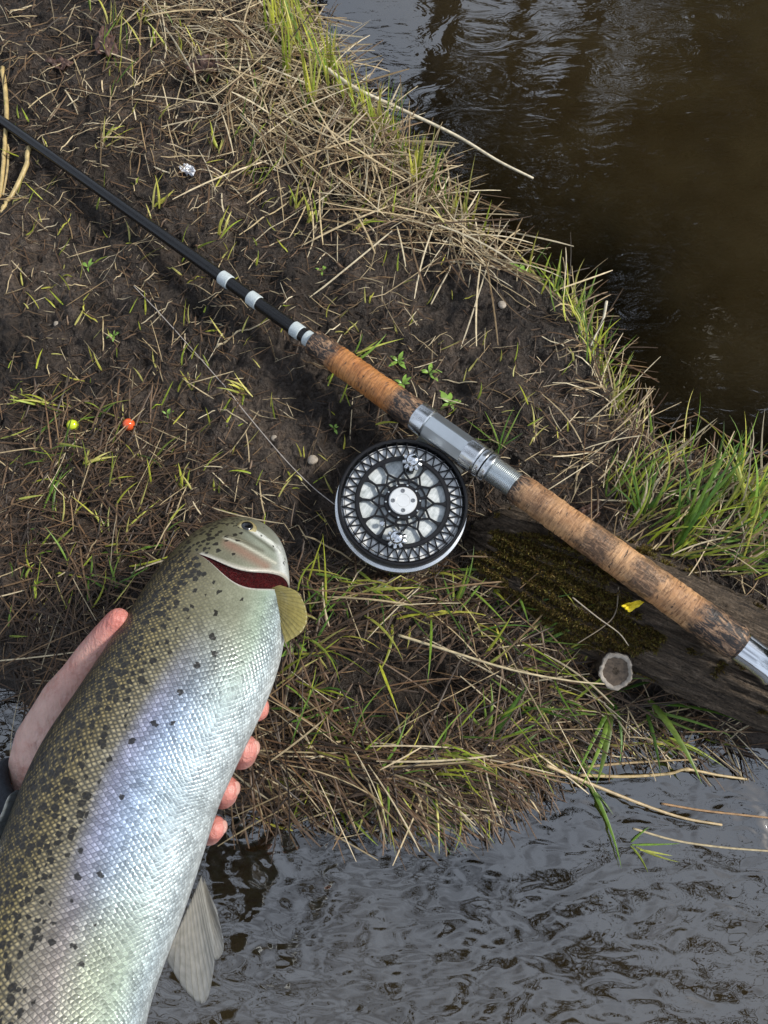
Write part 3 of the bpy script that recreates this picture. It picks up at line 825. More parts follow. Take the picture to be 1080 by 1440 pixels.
# green growth
field('young_shoots', 'short yellow-green shoots dotted over the mud', CEN + [(0, 500)], 200, 70, 60, (10, 42), (1.0, 2.3), 1, ['lime'], (.1, 1.0), (0, 1.0), 11, M_GRASS, True, 5)
field('young_shoots', 'yellow-green shoots among straw at the upper left', [(100, 20), (420, 40), (560, 250), (640, 330), (400, 290), (150, 160)], 110, 80, 30, (14, 62), (1.2, 2.6), 2, ['lime', 'mixg'], (.5, 1.25), (0, .6), 12, M_GRASS, True, 5)
field('edge_grass', 'upright lime grass blades along the upper water edge', [(350, 0), (445, 0), (500, 110), (600, 235), (700, 350), (640, 320), (520, 190), (430, 110)], 210, 85, 16, (35, 105), (1.3, 2.9), 3, ['lime', 'mixg', 'lime'], (.8, 1.35), (-.1, .5), 13, M_GRASS, True, 7, azc=.3)
field('right_grass', 'dense green and yellow grass on the right bank above the log', [(830, 690), (930, 640), (1010, 660), (1085, 700), (1085, 830), (1000, 810), (900, 770)], 210, 35, 34, (45, 135), (1.2, 2.6), 6, ['mixg', 'green', 'lime', 'lime', 'pale'], (.2, 1.1), (.1, 1.0), 14, M_GRASS, True, 7, azc=.5)
field('edge_grass', 'green and yellow blades along the middle right water edge', [(720, 370), (840, 425), (880, 560), (940, 620), (860, 600), (800, 480)], 85, 50, 35, (30, 80), (1.3, 2.7), 2, ['mixg', 'lime'], (.3, 1.1), (0, .8), 15, M_GRASS, True, 6)
field('lower_grass', 'green blades mixed into the straw below the reel', [(420, 800), (660, 800), (760, 780), (830, 900), (830, 1020), (700, 1100), (440, 1110), (380, 1000)], 330, [40, 20, 70, -30], 32, (28, 105), (1.2, 2.7), 8, ['mixg', 'lime', 'green', 'lime'], (.1, .9), (.1, 1.0), 16, M_GRASS, True, 6, avoid=[(565, 962, 125, 82, .08)], azc=.5)
field('lower_grass', 'green blades drooping over the lower water edge', [(350, 1080), (480, 1100), (700, 1090), (900, 1020), (1060, 1040), (830, 1060), (640, 1150), (440, 1140)], 110, [-30, 10, -60], 30, (30, 85), (1.2, 2.6), 8, ['mixg', 'lime'], (.0, .5), (.2, .9), 17, M_GRASS, True, 6)
field('left_grass', 'green blades on the dark mud left of the trout', [(0, 540), (120, 560), (230, 640), (240, 790), (150, 860), (0, 900)], 95, 40, 45, (18, 70), (1.1, 2.4), 2, ['mixg', 'lime'], (.1, .8), (0, .9), 18, M_GRASS, True, 6)

# ------------------------------------------------------------------ trout
EX = np.array([1., 0, 0]); EY = np.array([0, CT, ST]); EZ = np.array([0, -ST, CT])
fish_tab = np.array([
    # px, py, distance from lens, half height, half thickness
    (40, 1700, .330, .033, .016), (48, 1590, .342, .039, .020), (60, 1482, .357, .0440, .0235), (78, 1382, .375, .0470, .0260), (115, 1276, .396, .0502, .0280),
    (148, 1188, .411, .0515, .0288), (177, 1103, .426, .0520, .0290), (208, 1048, .436, .0508, .0288), (236, 998, .446, .0500, .0285), (280, 920, .463, .0490, .0275),
    (303, 858, .482, .0455, .0265), (317, 824, .497, .0415, .0264), (327, 802, .512, .0380, .0262), (336, 785, .529, .0338, .0246),
    (344, 771, .547, .0285, .0215), (351, 760, .566, .0215, .0165), (357, 752, .585, .0130, .0100), (359, 749, .594, .0040, .0030)])
NF = 600
fc = spline(D3(fish_tab[:, 0], fish_tab[:, 1], fish_tab[:, 2]), NF)
fq = spline(fish_tab[:, 3:5], NF)
def gsm(a, w):
    k = np.exp(-np.linspace(-2, 2, 2 * w + 1) ** 2); k /= k.sum()
    p = np.concatenate([2 * a[:1] - a[w:0:-1], a, 2 * a[-1:] - a[-2:-w - 2:-1]])
    return np.stack([np.convolve(p[:, i], k, 'valid') for i in range(a.shape[1])], -1)
fc = gsm(fc, 42); fq = np.maximum(gsm(fq, 24), .0006)
ftn = np.linspace(0, len(fish_tab) - 1, NF)            # table position of each sample
fT = np.gradient(fc, axis=0); fT /= np.linalg.norm(fT, axis=1)[:, None]
fD = -.904 * EX + .427 * EY
fD = fD[None] - fT * (fT @ fD)[:, None]; fD /= np.linalg.norm(fD, axis=1)[:, None]
fN = np.cross(fT, fD); fN *= np.sign(fN @ EZ)[:, None]
farc = np.concatenate([[0], np.cumsum(np.linalg.norm(np.diff(fc, axis=0), axis=1))])
def fish_p(t, phi, lift=0.0, shrink=0.0):
    """surface point; t in table units, phi 0 = back, 90 = flank in view, 180 = belly"""
    t = np.asarray(t, float); sh = t.shape
    ip = lambda a: np.stack([np.interp(t, ftn, a[:, k]) for k in range(a.shape[1])], -1)
    C_, D_, N_, q = ip(fc), ip(fD), ip(fN), ip(fq)
    c_ = np.cos(phi); s_ = np.sin(phi)
    hh_ = q[..., 0] * (1 - shrink); w_ = q[..., 1] * (1 - shrink)
    k = np.sign(s_) * np.abs(s_) ** .88
    return C_ + D_ * (hh_ * c_)[..., None] + N_ * (w_ * k + lift)[..., None]
TG = 11.0                                               # where the gill cover ends
nphi = 176
phis = np.linspace(0, 2 * np.pi, nphi, endpoint=False)
ph_d = np.degrees(phis)
gg = sstep(52, 126, ph_d) * (1 - sstep(163, 178, ph_d))
TGp = TG - .78 * np.exp(-((ph_d - 104) / 36) ** 2)
rings = []; cols = []; tms = []; kind_ = []
for t in np.linspace(0, TG, 230):
    t = t - (TG - TGp) * sstep(8.0, 11.0, t)
    rings.append(fish_p(t, phis)); tms.append(t); kind_.append(np.zeros(nphi))
# behind the gill cover: lip, red cavity, underside of the cover, its free edge
for dt, lf, kd in ((.05, .0004, 1), (.08, -.003, 2), (.20, -.0085, 2), (.42, -.0085, 2), (.56, -.003, 2), (.60, .0012, 3), (.57, .0030, 3), (.60, .0035, 3)):
    t = TGp + dt * gg + .01 * (1 - gg) * dt
    rings.append(fish_p(t, phis, lf * gg)); tms.append(t); kind_.append(np.where(gg > .04, kd, 0))
te = TGp + .60 * gg + .01
for k in np.linspace(.02, 1, 90):
    t = te + (len(fish_tab) - 1 - te) * k
    rings.append(fish_p(t, phis, .0035 * gg * (1 - k) ** 2.5)); tms.append(t); kind_.append(np.full(nphi, 4.))
rings = np.array(rings); tms = np.array(tms); kind_ = np.array(kind_)
nr = len(rings)
PH = np.broadcast_to(np.where(ph_d <= 180, ph_d, 360 - ph_d), (nr, nphi))
def band(stops, x):
    xs = [a for a, _ in stops]; return np.stack([np.interp(x, xs, [c[k] for _, c in stops]) for k in range(3)], -1)
mid = band([(0, (.040, .033, .018)), (30, (.066, .055, .029)), (60, (.105, .090, .050)), (77, (.17, .16, .125)), (87, (.30, .32, .44)), (101, (.32, .41, .56)), (117, (.35, .45, .52)), (142, (.43, .50, .52)), (180, (.56, .59, .60))], PH)  # blue-violet flank stops paint the reflected sky sheen into the colour
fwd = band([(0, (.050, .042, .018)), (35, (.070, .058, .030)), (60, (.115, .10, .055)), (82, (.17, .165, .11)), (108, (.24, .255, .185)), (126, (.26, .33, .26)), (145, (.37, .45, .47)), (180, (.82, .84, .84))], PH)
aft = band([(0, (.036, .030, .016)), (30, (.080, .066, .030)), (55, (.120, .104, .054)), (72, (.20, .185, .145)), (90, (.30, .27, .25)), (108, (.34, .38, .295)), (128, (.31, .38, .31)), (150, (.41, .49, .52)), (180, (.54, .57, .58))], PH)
hed = band([(0, (.060, .052, .028)), (30, (.085, .075, .038)), (58, (.13, .122, .068)), (85, (.19, .19, .135)), (120, (.27, .285, .235)), (150, (.44, .47, .45)), (180, (.72, .73, .72))], PH)
wf = sstep(7.4, 9.6, tms)[..., None]; wa = (1 - sstep(3.0, 5.4, tms))[..., None]
nz = fbm(tms * 3, PH / 12, 4)
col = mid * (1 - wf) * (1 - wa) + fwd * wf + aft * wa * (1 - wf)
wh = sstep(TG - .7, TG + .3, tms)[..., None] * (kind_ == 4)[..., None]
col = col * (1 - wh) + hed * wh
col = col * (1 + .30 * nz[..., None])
# cheek, gill cover plates, jaw lines
def blob(t0, p0, st, sp): return np.exp(-(((tms - t0) / st) ** 2 + ((PH - p0) / sp) ** 2))[..., None]
vis = ((np.broadcast_to(ph_d, (nr, nphi)) <= 185) & (kind_ >= 3))[..., None]
_ci = np.array(camI); _q = rings @ _ci[:3, :3].T + _ci[:3, 3]
hx_ = 540 + FPX * _q[..., 0] / -_q[..., 2]; hy_ = 720 - FPX * _q[..., 1] / -_q[..., 2]
def stroke(pts, w):
    d = np.full(hx_.shape, 1e9)
    for (ax, ay), (bx, by) in zip(pts[:-1], pts[1:]):
        ex, ey = bx - ax, by - ay; t = np.clip(((hx_ - ax) * ex + (hy_ - ay) * ey) / (ex * ex + ey * ey), 0, 1)
        d = np.minimum(d, np.hypot(hx_ - ax - t * ex, hy_ - ay - t * ey))
    return (np.exp(-(d / w) ** 2))[..., None] * vis
for pts_, w_, c_, k_ in (([(352, 750), (372, 766), (388, 782)], 9, (.30, .34, .28), .8), ([(320, 764), (345, 778), (374, 796)], 7.0, (.28, .165, .12), .8),
                         ([(316, 756), (340, 765), (365, 779), (388, 792)], 1.6, (.62, .62, .52), .9), ([(320, 752), (345, 762), (370, 775)], 2.2, (.09, .085, .06), .7),
                         ([(346, 739), (358, 748), (372, 757), (390, 770)], 2.6, (.82, .84, .80), .95), ([(342, 743), (356, 753), (372, 764), (386, 775)], 1.8, (.07, .07, .05), .7),
                         ([(392, 772), (397, 790), (400, 815)], 4.5, (.74, .77, .76), .8)):
    k_ = stroke(pts_, w_) * k_; col = col * (1 - k_) + np.array(c_) * k_
col = np.where((kind_ == 1)[..., None], np.array([.56, .54, .50]), col)
redn = np.array([.055, .002, .004])[None, None] * (1 + 1.2 * np.abs(fbm(tms * 40, PH * .9, 3)))[..., None]
col = np.where((kind_ == 2)[..., None], redn, col)
col = np.where((kind_ == 3)[..., None], np.array([.50, .48, .42]), col)
scl = (1 - sstep(-.35, -.02, tms - TGp[None])) * (kind_ == 0) * (1 - .80 * sstep(8.6, 9.8, tms) * (1 - sstep(118, 140, PH)) * sstep(52, 74, PH))
spd = (1 - sstep(46, 88, PH)) * .92 + .07 * (1 - sstep(90, 118, PH))
spd = np.where((kind_ == 4), spd * .9 + .05, spd); spd = np.where((kind_ >= 1) & (kind_ <= 3), 0, spd)
arcs = np.interp(tms, ftn, farc)
uu = arcs; vv_ = PH / 180 * .132
UV = np.stack([uu, vv_], -1).reshape(-1, 2)
idx = np.arange(nr * nphi).reshape(nr, nphi); jn = np.roll(idx, -1, 1)
ff = np.stack([idx[:-1], jn[:-1], jn[1:], idx[1:]], -1).reshape(-1, 4)
m = Mat('trout_skin'); uvs = m.new('UVMap', uv_map='UVMap').outputs[0]
base = m.attr('Col'); scl_s = m.attr('scl', 'Fac'); spd_s = m.attr('spotd', 'Fac')
wv = m.new('TexNoise'); wv.inputs['Scale'].default_value = 60; m.l(uvs, wv.inputs['Vector'])
dis = m.new('VectorMath', operation='MULTIPLY_ADD'); m.l(wv.outputs['Color'], dis.inputs[0]); dis.inputs[1].default_value = (.0016,) * 3; m.l(uvs, dis.inputs[2])
suv = m.mapping(dis.outputs[0], (1 / .00155, 1 / .0018, 1), (0, 0, 0))
suv = m.mapping(suv, (1, 1, 1), (0, 0, R(45)))
def vor(feature, vec, scale, rnd):
    v = m.new('TexVoronoi', voronoi_dimensions='2D', feature=feature); v.inputs['Scale'].default_value = scale
    v.inputs['Randomness'].default_value = rnd; m.l(vec, v.inputs['Vector']); return v
ve = vor('DISTANCE_TO_EDGE', suv, .76, .30); vf = vor('F1', suv, .76, .30)
edge = m.mapr(ve.outputs['Distance'], .015, .13); pillow = m.mapr(ve.outputs['Distance'], -.1, .75)
sepc = m.new('SeparateColor'); m.l(vf.outputs['Color'], sepc.inputs[0])
cellr = sepc.outputs[0]
lum = m.new('RGBToBW'); m.l(base, lum.inputs[0])
k_edge = m.mix(1.0, base, m.ramp(lum.outputs[0], [(.08, (.50, .47, .44)), (.36, (.50, .50, .55)), (.60, (.86, .87, .88))]), 'MULTIPLY')
bright = m.mix(m.mapr(lum.outputs[0], .25, .08), base, m.mix(1.0, base, (3.1, 2.8, 2.15), 'MULTIPLY'))   # gold highlight dots painted on the scale centres of the back
dome = m.mapr(vf.outputs['Distance'], .42, .10)
bright = m.mix(dome, base, bright)
bright = m.mix(1.0, bright, m.ramp(cellr, [(0, (.72, .72, .72)), (1, (1.25, 1.25, 1.25))]), 'MULTIPLY')
sc_col = m.mix(edge, k_edge, bright)
colr = m.mix(scl_s, base, sc_col)
# black spots
sw = m.new('TexNoise'); sw.inputs['Scale'].default_value = 420; m.l(uvs, sw.inputs['Vector'])
sd_ = m.new('VectorMath', operation='MULTIPLY_ADD'); m.l(sw.outputs['Color'], sd_.inputs[0]); sd_.inputs[1].default_value = (.0034,) * 3; m.l(uvs, sd_.inputs[2])
vs1 = vor('F1', sd_.outputs[0], 245, 1.0)
sc2 = m.new('SeparateColor'); m.l(vs1.outputs['Color'], sc2.inputs[0])
rad = m.math('MULTIPLY_ADD', sc2.outputs[1], .24, .25)
pres = m.math('LESS_THAN', sc2.outputs[0], spd_s)
spot = m.math('MULTIPLY', m.mapr(m.math('SUBTRACT', vs1.outputs['Distance'], rad), .05, -.03), pres)
colr = m.mix(m.math('MULTIPLY', spot, .93), colr, (.010, .009, .008))
fine = m.noise(uvs, 900, 3, .6, 0, '2D')
colr = m.mix(1.0, colr, m.ramp(fine, [(.3, (.82, .82, .80)), (.7, (1.12, 1.12, 1.12))]), 'MULTIPLY')
met = m.math('MULTIPLY', m.mapr(lum.outputs[0], .05, .4, .25, .38), m.math('MULTIPLY_ADD', scl_s, .8, .1))
met = m.math('MULTIPLY', met, m.math('SUBTRACT', 1.0, m.math('MULTIPLY', spot, .8)))
m.bsdf(Base_Color=colr, Roughness=m.math('MULTIPLY_ADD', cellr, .18, .32), Metallic=met, Specular_IOR_Level=.5, Coat_Weight=.20, Coat_Roughness=.2)
hgt = m.math('MULTIPLY', m.math('ADD', pillow, m.math('MULTIPLY', cellr, .7)), m.math('MULTIPLY_ADD', scl_s, .94, .06))
fb_ = m.bump(hgt, .8, .00042); m.nrm(fb_); m.l(fb_, m.b.inputs['Coat Normal'])
M_FISH = m.m
fo = Vector(fish_p(np.array(6.), np.array(np.pi * 1.5)))
trout = empty('trout', fo)
tag(trout, 'large silver spotted trout held up in the hand, red gill showing', 'fish')
fo_ = np.array(fo)
def fish_part(name, V, f, mat, parent=trout, **kw):
    return link(name, mesh_np(name, np.asarray(V).reshape(-1, 3) - fo_, f, **kw), mat, parent)
m = Mat('gill_red'); c = m.coord()
n = m.noise(m.mapping(c, (1, 1, 1)), 700, 3, .7, 1.0)
m.bsdf(Base_Color=m.ramp(n, [(.3, (.008, .0006, .001)), (.58, (.065, .002, .004)), (.8, (.20, .010, .013))]), Roughness=.5, Specular_IOR_Level=.25)
m.nrm(m.bump(n, 1.0, .002))
M_GILL = m.m
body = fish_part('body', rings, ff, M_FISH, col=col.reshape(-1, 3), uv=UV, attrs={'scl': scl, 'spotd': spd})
body.data.materials.append(M_GILL)
_fk = kind_[:-1].ravel(); _fn = kind_[1:].ravel()
body.data.polygons.foreach_set('material_index', (((_fk == 2) & (_fn >= 2)) | ((_fk >= 1) & (_fn == 2))).astype(np.int32)[:len(body.data.polygons)])
# eye
_tt, _pp = np.meshgrid(np.linspace(11.8, 15.5, 120), np.radians(np.linspace(20, 176, 150)), indexing='ij')
_s = fish_p(_tt, _pp); _du = np.gradient(_s, axis=0); _dv = np.gradient(_s, axis=1); _nn = np.cross(_du, _dv); _nn /= np.linalg.norm(_nn, axis=-1)[..., None]
if _nn[60, 60] @ EZ < 0: _nn = -_nn
_q = _s @ _ci[:3, :3].T + _ci[:3, 3]; _vw = np.array(cam.location) - _s; _vw /= np.linalg.norm(_vw, axis=-1)[..., None]
_c = np.hypot(540 + FPX * _q[..., 0] / -_q[..., 2] - 347, 720 - FPX * _q[..., 1] / -_q[..., 2] - 743) + 300 * ((_nn * _vw).sum(-1) < .22)
_k = np.unravel_index(np.argmin(_c), _c.shape); en = _nn[_k]; ep = _s[_k] - en * .0008; en = en + .7 * EZ; en /= np.linalg.norm(en)
def on_head(px, py, lift=.0004):
    c = np.hypot(540 + FPX * _q[..., 0] / -_q[..., 2] - px, 720 - FPX * _q[..., 1] / -_q[..., 2] - py) + 300 * ((_nn * _vw).sum(-1) < .02)
    k = np.unravel_index(np.argmin(c), c.shape); return _s[k] + _nn[k] * lift
def ball(c, r, n=20, sq=1.0, axis_=None):
    a, b = np.meshgrid(np.linspace(0, np.pi, n), np.linspace(0, 2 * np.pi, 2 * n, endpoint=False), indexing='ij')
    ax = np.array([0, 0, 1.]) if axis_ is None else axis_
    u_ = np.cross(ax, [.3, .5, .1]); u_ /= np.linalg.norm(u_); w_ = np.cross(ax, u_)
    V = c + r * (np.sin(a) * np.cos(b))[..., None] * u_ + r * (np.sin(a) * np.sin(b))[..., None] * w_ + r * sq * np.cos(a)[..., None] * ax
    i = np.arange(V.shape[0] * V.shape[1]).reshape(V.shape[:2]); j = np.roll(i, -1, 1)
    return V, np.stack([i[:-1], j[:-1], j[1:], i[1:]], -1).reshape(-1, 4)
M_IRIS = simple('eye_gold', (.42, .36, .18), .2, metal=.3, scale=900, coat=1.)
M_PUP = simple('eye_black', (.004, .004, .005), .08, coat=1.)
V, f = ball(ep, .0072, 18, .60, en); eye = fish_part('eye', V, f, M_IRIS)
V, f = ball(ep + en * .0026, .0044, 14, .55, en); fish_part('pupil', V, f, M_PUP, eye)
# bones of the head that stand out under the skin
M_BONE = simple('pale_jaw_skin', (.50, .52, .47), .3, var=.3, scale=350, coat=.4)
M_BONE2 = simple('cheek_skin', (.20, .19, .13), .35, var=.45, scale=300, coat=.4)
def bone(name, pix, r0, r1, mat, parent=body):
    q = spline([on_head(a, b) for a, b in pix], 40); n = len(q)
    r = np.interp(np.linspace(0, 1, n), [0, .12, .6, .92, 1], [r0 * .3, r0, (r0 + r1) / 2, r1, r1 * .3])
    v, f = tube(q - fo_, r, 10)
    me = bpy.data.meshes.new(name); me.from_pydata([tuple(p) for p in v], [], [tuple(dict.fromkeys(x)) for x in f])
    for p in me.polygons: p.use_smooth = True
    return link(name, me, mat, parent)
bone('upper_jaw', [(352, 745), (362, 750), (374, 759), (386, 770), (393, 784)], .0011, .0022, M_BONE)
bone('gill_ridge', [(318, 755), (338, 763), (360, 776), (384, 793)], .0008, .0013, M_BONE2)
bone('lower_jaw', [(390, 770), (396, 784), (399, 800), (399, 812)], .0012, .0018, M_BONE)
# fins
def fin_mat(name, c0, c1, alpha, rays):
    m = Mat(name); uv = m.new('UVMap', uv_map='UVMap').outputs[0]; sp = m.new('SeparateXYZ'); m.l(uv, sp.inputs[0])
    w = m.math('ABSOLUTE', m.math('SINE', m.math('MULTIPLY', m.math('ADD', sp.outputs[0], m.math('MULTIPLY', m.noise(uv, 3, 2), .04)), rays * 3.1416)))
    k = m.mix(sp.outputs[1], c0, c1); k = m.mix(m.mapr(w, .0, .45, .0, 1.), m.mix(1.0, k, (.62, .60, .55), 'MULTIPLY'), k)
    k = m.mix(1.0, k, m.ramp(m.noise(uv, 9, 3), [(.3, (.8, .8, .8)), (.7, (1.15, 1.15, 1.15))]), 'MULTIPLY')
    b = m.bsdf(Base_Color=k, Roughness=.3, Coat_Weight=.4, Coat_Roughness=.1)
    m.nrm(m.bump(w, .5, .0006))
    t = m.new('BsdfTranslucent'); m.l(k, t.inputs[0]); tr = m.new('BsdfTransparent')
    x = m.new('MixShader'); x.inputs[0].default_value = .35; m.l(b.outputs[0], x.inputs[1]); m.l(t.outputs[0], x.inputs[2])
    y = m.new('MixShader'); m.l(m.mapr(w, 0, .6, alpha * .4, alpha), y.inputs[0]); m.l(x.outputs[0], y.inputs[1]); m.l(tr.outputs[0], y.inputs[2])
    m.l(y.outputs[0], m.out.inputs['Surface']); return m.m
def fin(name, basepts, edgepts, mat, wav=.0012, nj=60, ni=20, th=.0005):
    b = spline(basepts, nj); e = spline(edgepts, nj)
    b = D3(b[:, 0], b[:, 1], b[:, 2]); e = D3(e[:, 0], e[:, 1], e[:, 2])
    j = np.linspace(0, 1, nj)[:, None, None]; i = np.linspace(0, 1, ni)[None, :, None]
    V = b[:, None] * (1 - i) + e[:, None] * i
    nn = np.cross(e[0] - b[0], e[-1] - b[-1]); nn /= np.linalg.norm(nn) + 1e-9
    if nn @ EZ < 0: nn = -nn
    V = V + nn * (wav * i * np.sin(j * 9 + 1) + .0015 * np.sin(i * 2.2))
    # a closed thin blade
    F = np.concatenate([V + nn * th * (1.15 - i), (V - nn * th * (1.15 - i))[:, ::-1]], 1)
    n2 = F.shape[1]; ix = np.arange(nj * n2).reshape(nj, n2); kn = np.roll(ix, -1, 1)
    f = np.stack([ix[:-1], kn[:-1], kn[1:], ix[1:]], -1).reshape(-1, 4)
    uvv = np.stack([np.broadcast_to(j[..., 0], (nj, n2)), np.concatenate([np.broadcast_to(i[..., 0], (nj, ni)), np.broadcast_to(i[..., 0], (nj, ni))[:, ::-1]], 1)], -1).reshape(-1, 2)
    return fish_part(name, F, f, mat, uv=uvv)
M_PEC = fin_mat('pectoral_fin_skin', (.30, .25, .085), (.48, .42, .15), .26, 15)
M_PEL = fin_mat('pelvic_fin_skin', (.48, .46, .40), (.36, .37, .36), .45, 12)
M_DOR = fin_mat('dorsal_fin_skin', (.10, .11, .10), (.34, .38, .40), .35, 9)
fin('pectoral_fin', [(381, 828, .484), (386, 838, .482), (389, 852, .479), (391, 870, .477)],
    [(394, 825, .486), (420, 836, .482), (432, 866, .478), (424, 890, .474), (401, 905, .470)], M_PEC)
fin('pelvic_fin', [(283, 1232, .412), (275, 1252, .411), (262, 1282, .409), (246, 1318, .406)],
    [(303, 1322, .416), (301, 1362, .416), (288, 1409, .416), (262, 1388, .412), (233, 1346, .407)], M_PEL)
fin('pelvic_fin', [(287, 1236, .422), (285, 1244, .422), (283, 1252, .422), (281, 1262, .422)],
    [(306, 1276, .425), (315, 1325, .428), (309, 1346, .428), (298, 1340, .427), (288, 1310, .425)], M_PEL)
fin('dorsal_fin', [(34, 1112, .420), (24, 1138, .414), (14, 1165, .408), (0, 1210, .402)],
    [(26, 1118, .412), (2, 1142, .402), (-22, 1180, .396), (-30, 1240, .390)], M_DOR, wav=.002)

# ------------------------------------------------------------------ person: the hand that holds the trout
def capsule(bm, p, q, r0, r1, seg=18, n=8):
    p = np.array(p); q = np.array(q); T = q - p; L = np.linalg.norm(T); T = T / L
    a = np.cross(T, [.31, .2, .9]); a /= np.linalg.norm(a); b = np.cross(T, a)
    rows = []
    for k in range(n + 1):
        th = math.pi / 2 * k / n; rows.append((p - T * r0 * math.cos(th), r0 * math.sin(th)))
    for k in range(n + 1):
        th = math.pi / 2 * k / n; rows.append((q + T * r1 * math.sin(th), r1 * math.cos(th)))
    prev = None
    for c, r in rows:
        r = max(r, 1e-5)
        cur = [bm.verts.new(c + r * (a * math.cos(2 * math.pi * s / seg) + b * math.sin(2 * math.pi * s / seg))) for s in range(seg)]
        if prev:
            for s in range(seg): bm.faces.new((prev[s], prev[(s + 1) % seg], cur[(s + 1) % seg], cur[s]))
        else: bm.faces.new(cur[::-1])
        prev = cur
    bm.faces.new(prev)
bm = bmesh.new()
def chain(pts):
    for (a, b) in zip(pts[:-1], pts[1:]):
        capsule(bm, D3(*a[:3]), D3(*b[:3]), a[3], b[3])
WR = (58, 1100, .494, .0225)
chain([(-150, 1350, .500, .030), (-40, 1215, .497, .028), WR])
chain([WR, (66, 1042, .487, .0195), (92, 982, .478, .0148), (112, 950, .472, .0116), (132, 922, .466, .0110), (150, 896, .460, .0095), (166, 872, .456, .0076)])   # thumb
chain([(70, 1050, .489, .019), (115, 1020, .490, .018)])
for a in ((80, 1085), (120, 1065), (150, 1040), (150, 1095)):
    chain([WR, (*a, .494, .0185)])
fingers = [[(215, 955, .492, .0135), (300, 975, .492, .0115), (352, 992, .478, .0098), (360, 996, .464, .0085)],
           [(222, 1012, .494, .0135), (300, 1042, .492, .0115), (339, 1060, .476, .0100), (344, 1053, .460, .0087)],
           [(212, 1068, .494, .0130), (275, 1098, .490, .0110), (313, 1116, .472, .0095), (317, 1110, .456, .0083)],
           [(190, 1118, .492, .0118), (255, 1150, .486, .0098), (294, 1170, .470, .0083), (301, 1164, .455, .0074)]]
for fg in fingers:
    chain([(110, 1062, .494, .0185), fg[0]]); chain(fg)
chain([fingers[0][0], fingers[1][0], fingers[2][0], fingers[3][0]])
tmp = bpy.data.objects.new('person', from_bm('person', bm)); COL.objects.link(tmp)
rm = tmp.modifiers.new('r', 'REMESH'); rm.mode = 'VOXEL'; rm.voxel_size = .0019
sm = tmp.modifiers.new('s', 'SMOOTH'); sm.iterations = 9; sm.factor = .5
dg = bpy.context.evaluated_depsgraph_get(); dg.update()
hm_ = bpy.data.meshes.new_from_object(tmp.evaluated_get(dg))
bpy.data.objects.remove(tmp)
hm_.name = 'person'
for p in hm_.polygons: p.use_smooth = True
hv = np.zeros(len(hm_.vertices) * 3); hm_.vertices.foreach_get('co', hv); hv = hv.reshape(-1, 3)
red = np.zeros(len(hv))
for fg in fingers + [[(166, 872, .456, .0076)]]:
    red = np.maximum(red, np.exp(-(np.linalg.norm(hv - D3(*fg[-1][:3]), axis=1) / .020) ** 2))
kn = np.exp(-(np.linalg.norm(hv - D3(112, 940, .462), axis=1) / .022) ** 2)
base_c = np.array([.64, .43, .365])[None] * (1 + .12 * fbm(hv[:, 0] * 90, hv[:, 1] * 90 + hv[:, 2] * 60, 4))[:, None]
hc = base_c * (1 - red[:, None]) + np.array([.60, .225, .19]) * red[:, None]
hc = hc * (1 - .5 * kn[:, None]) + np.array([.60, .27, .215]) * .5 * kn[:, None]
ca = hm_.color_attributes.new('Col', 'FLOAT_COLOR', 'POINT'); c4 = np.ones((len(hv), 4), np.float32); c4[:, :3] = hc; ca.data.foreach_set('color', c4.ravel())
m = Mat('skin'); c = m.coord()
n1 = m.noise(c, 420, 4, .55); n2 = m.noise(c, 70, 6, .7)
k = m.mix(1.0, m.attr('Col'), m.ramp(n2, [(.32, (.86, .66, .62)), (.5, (1.0, .96, .95)), (.68, (1.14, 1.12, 1.10))]), 'MULTIPLY')
m.bsdf(Base_Color=k, Roughness=.38, Specular_IOR_Level=.5, Subsurface_Weight=.25, Subsurface_Scale=.004)
m.b.inputs['Subsurface Radius'].default_value = (1, .35, .2)
cre = m.noise(m.mapping(c, (1, .25, 1), (0, 0, R(-40))), 320, 3, .6, .6)
m.nrm(m.bump(m.math('ADD', m.math('MULTIPLY', n1, .5), m.math('MULTIPLY', cre, 1.0)), .8, .0018))
hm_.materials.clear(); hm_.materials.append(m.m)
hand = link('person', hm_)
tag(hand, 'bare hand with dark sleeve cuff cradling the trout from below', 'person')
M_NAIL = simple('finger_nail', (.60, .33, .28), .22, var=.12, scale=200, coat=.5)
for fg in fingers[1:]:
    tipc = D3(*fg[-1][:3]); nd = EX * .9 + EZ * .42 + EY * .1; nd = nd / np.linalg.norm(nd)
    V, f = ball(tipc + nd * fg[-1][3] * .84 - EZ * .002, fg[-1][3] * .52, 12, .34, nd)
    link('nail', mesh_np('nail', V, f), M_NAIL, hand)
M_CLOTH = simple('dark_sleeve_knit', (.028, .032, .040), .9, var=.35, scale=500, bumpd=.0010, bscale=1200)
cpts = spline([D3(-150, 1385, .498), D3(-48, 1260, .495), D3(26, 1170, .491), D3(74, 1108, .489)], 24)
sv = tube(cpts, [.041 - .003 * math.sin(i * .9) ** 2 - .0002 * i for i in range(24)], 40, False)[0].reshape(24, 40, 3)
ctr = cpts[:, None, :]
inner = ctr + (sv - ctr) * .88
sv = np.concatenate([sv + (sv - ctr) * (.05 * np.sin(np.arange(24) * 1.7)[:, None, None] * np.cos(np.arange(40) * .5)[None, :, None]), inner[::-1]], 0)
ix = np.arange(48 * 40).reshape(48, 40); kx = np.roll(ix, -1, 1)
link('sleeve', mesh_np('sleeve', sv.reshape(-1, 3), np.stack([ix[:-1], kx[:-1], kx[1:], ix[1:]], -1).reshape(-1, 4)), M_CLOTH, hand)

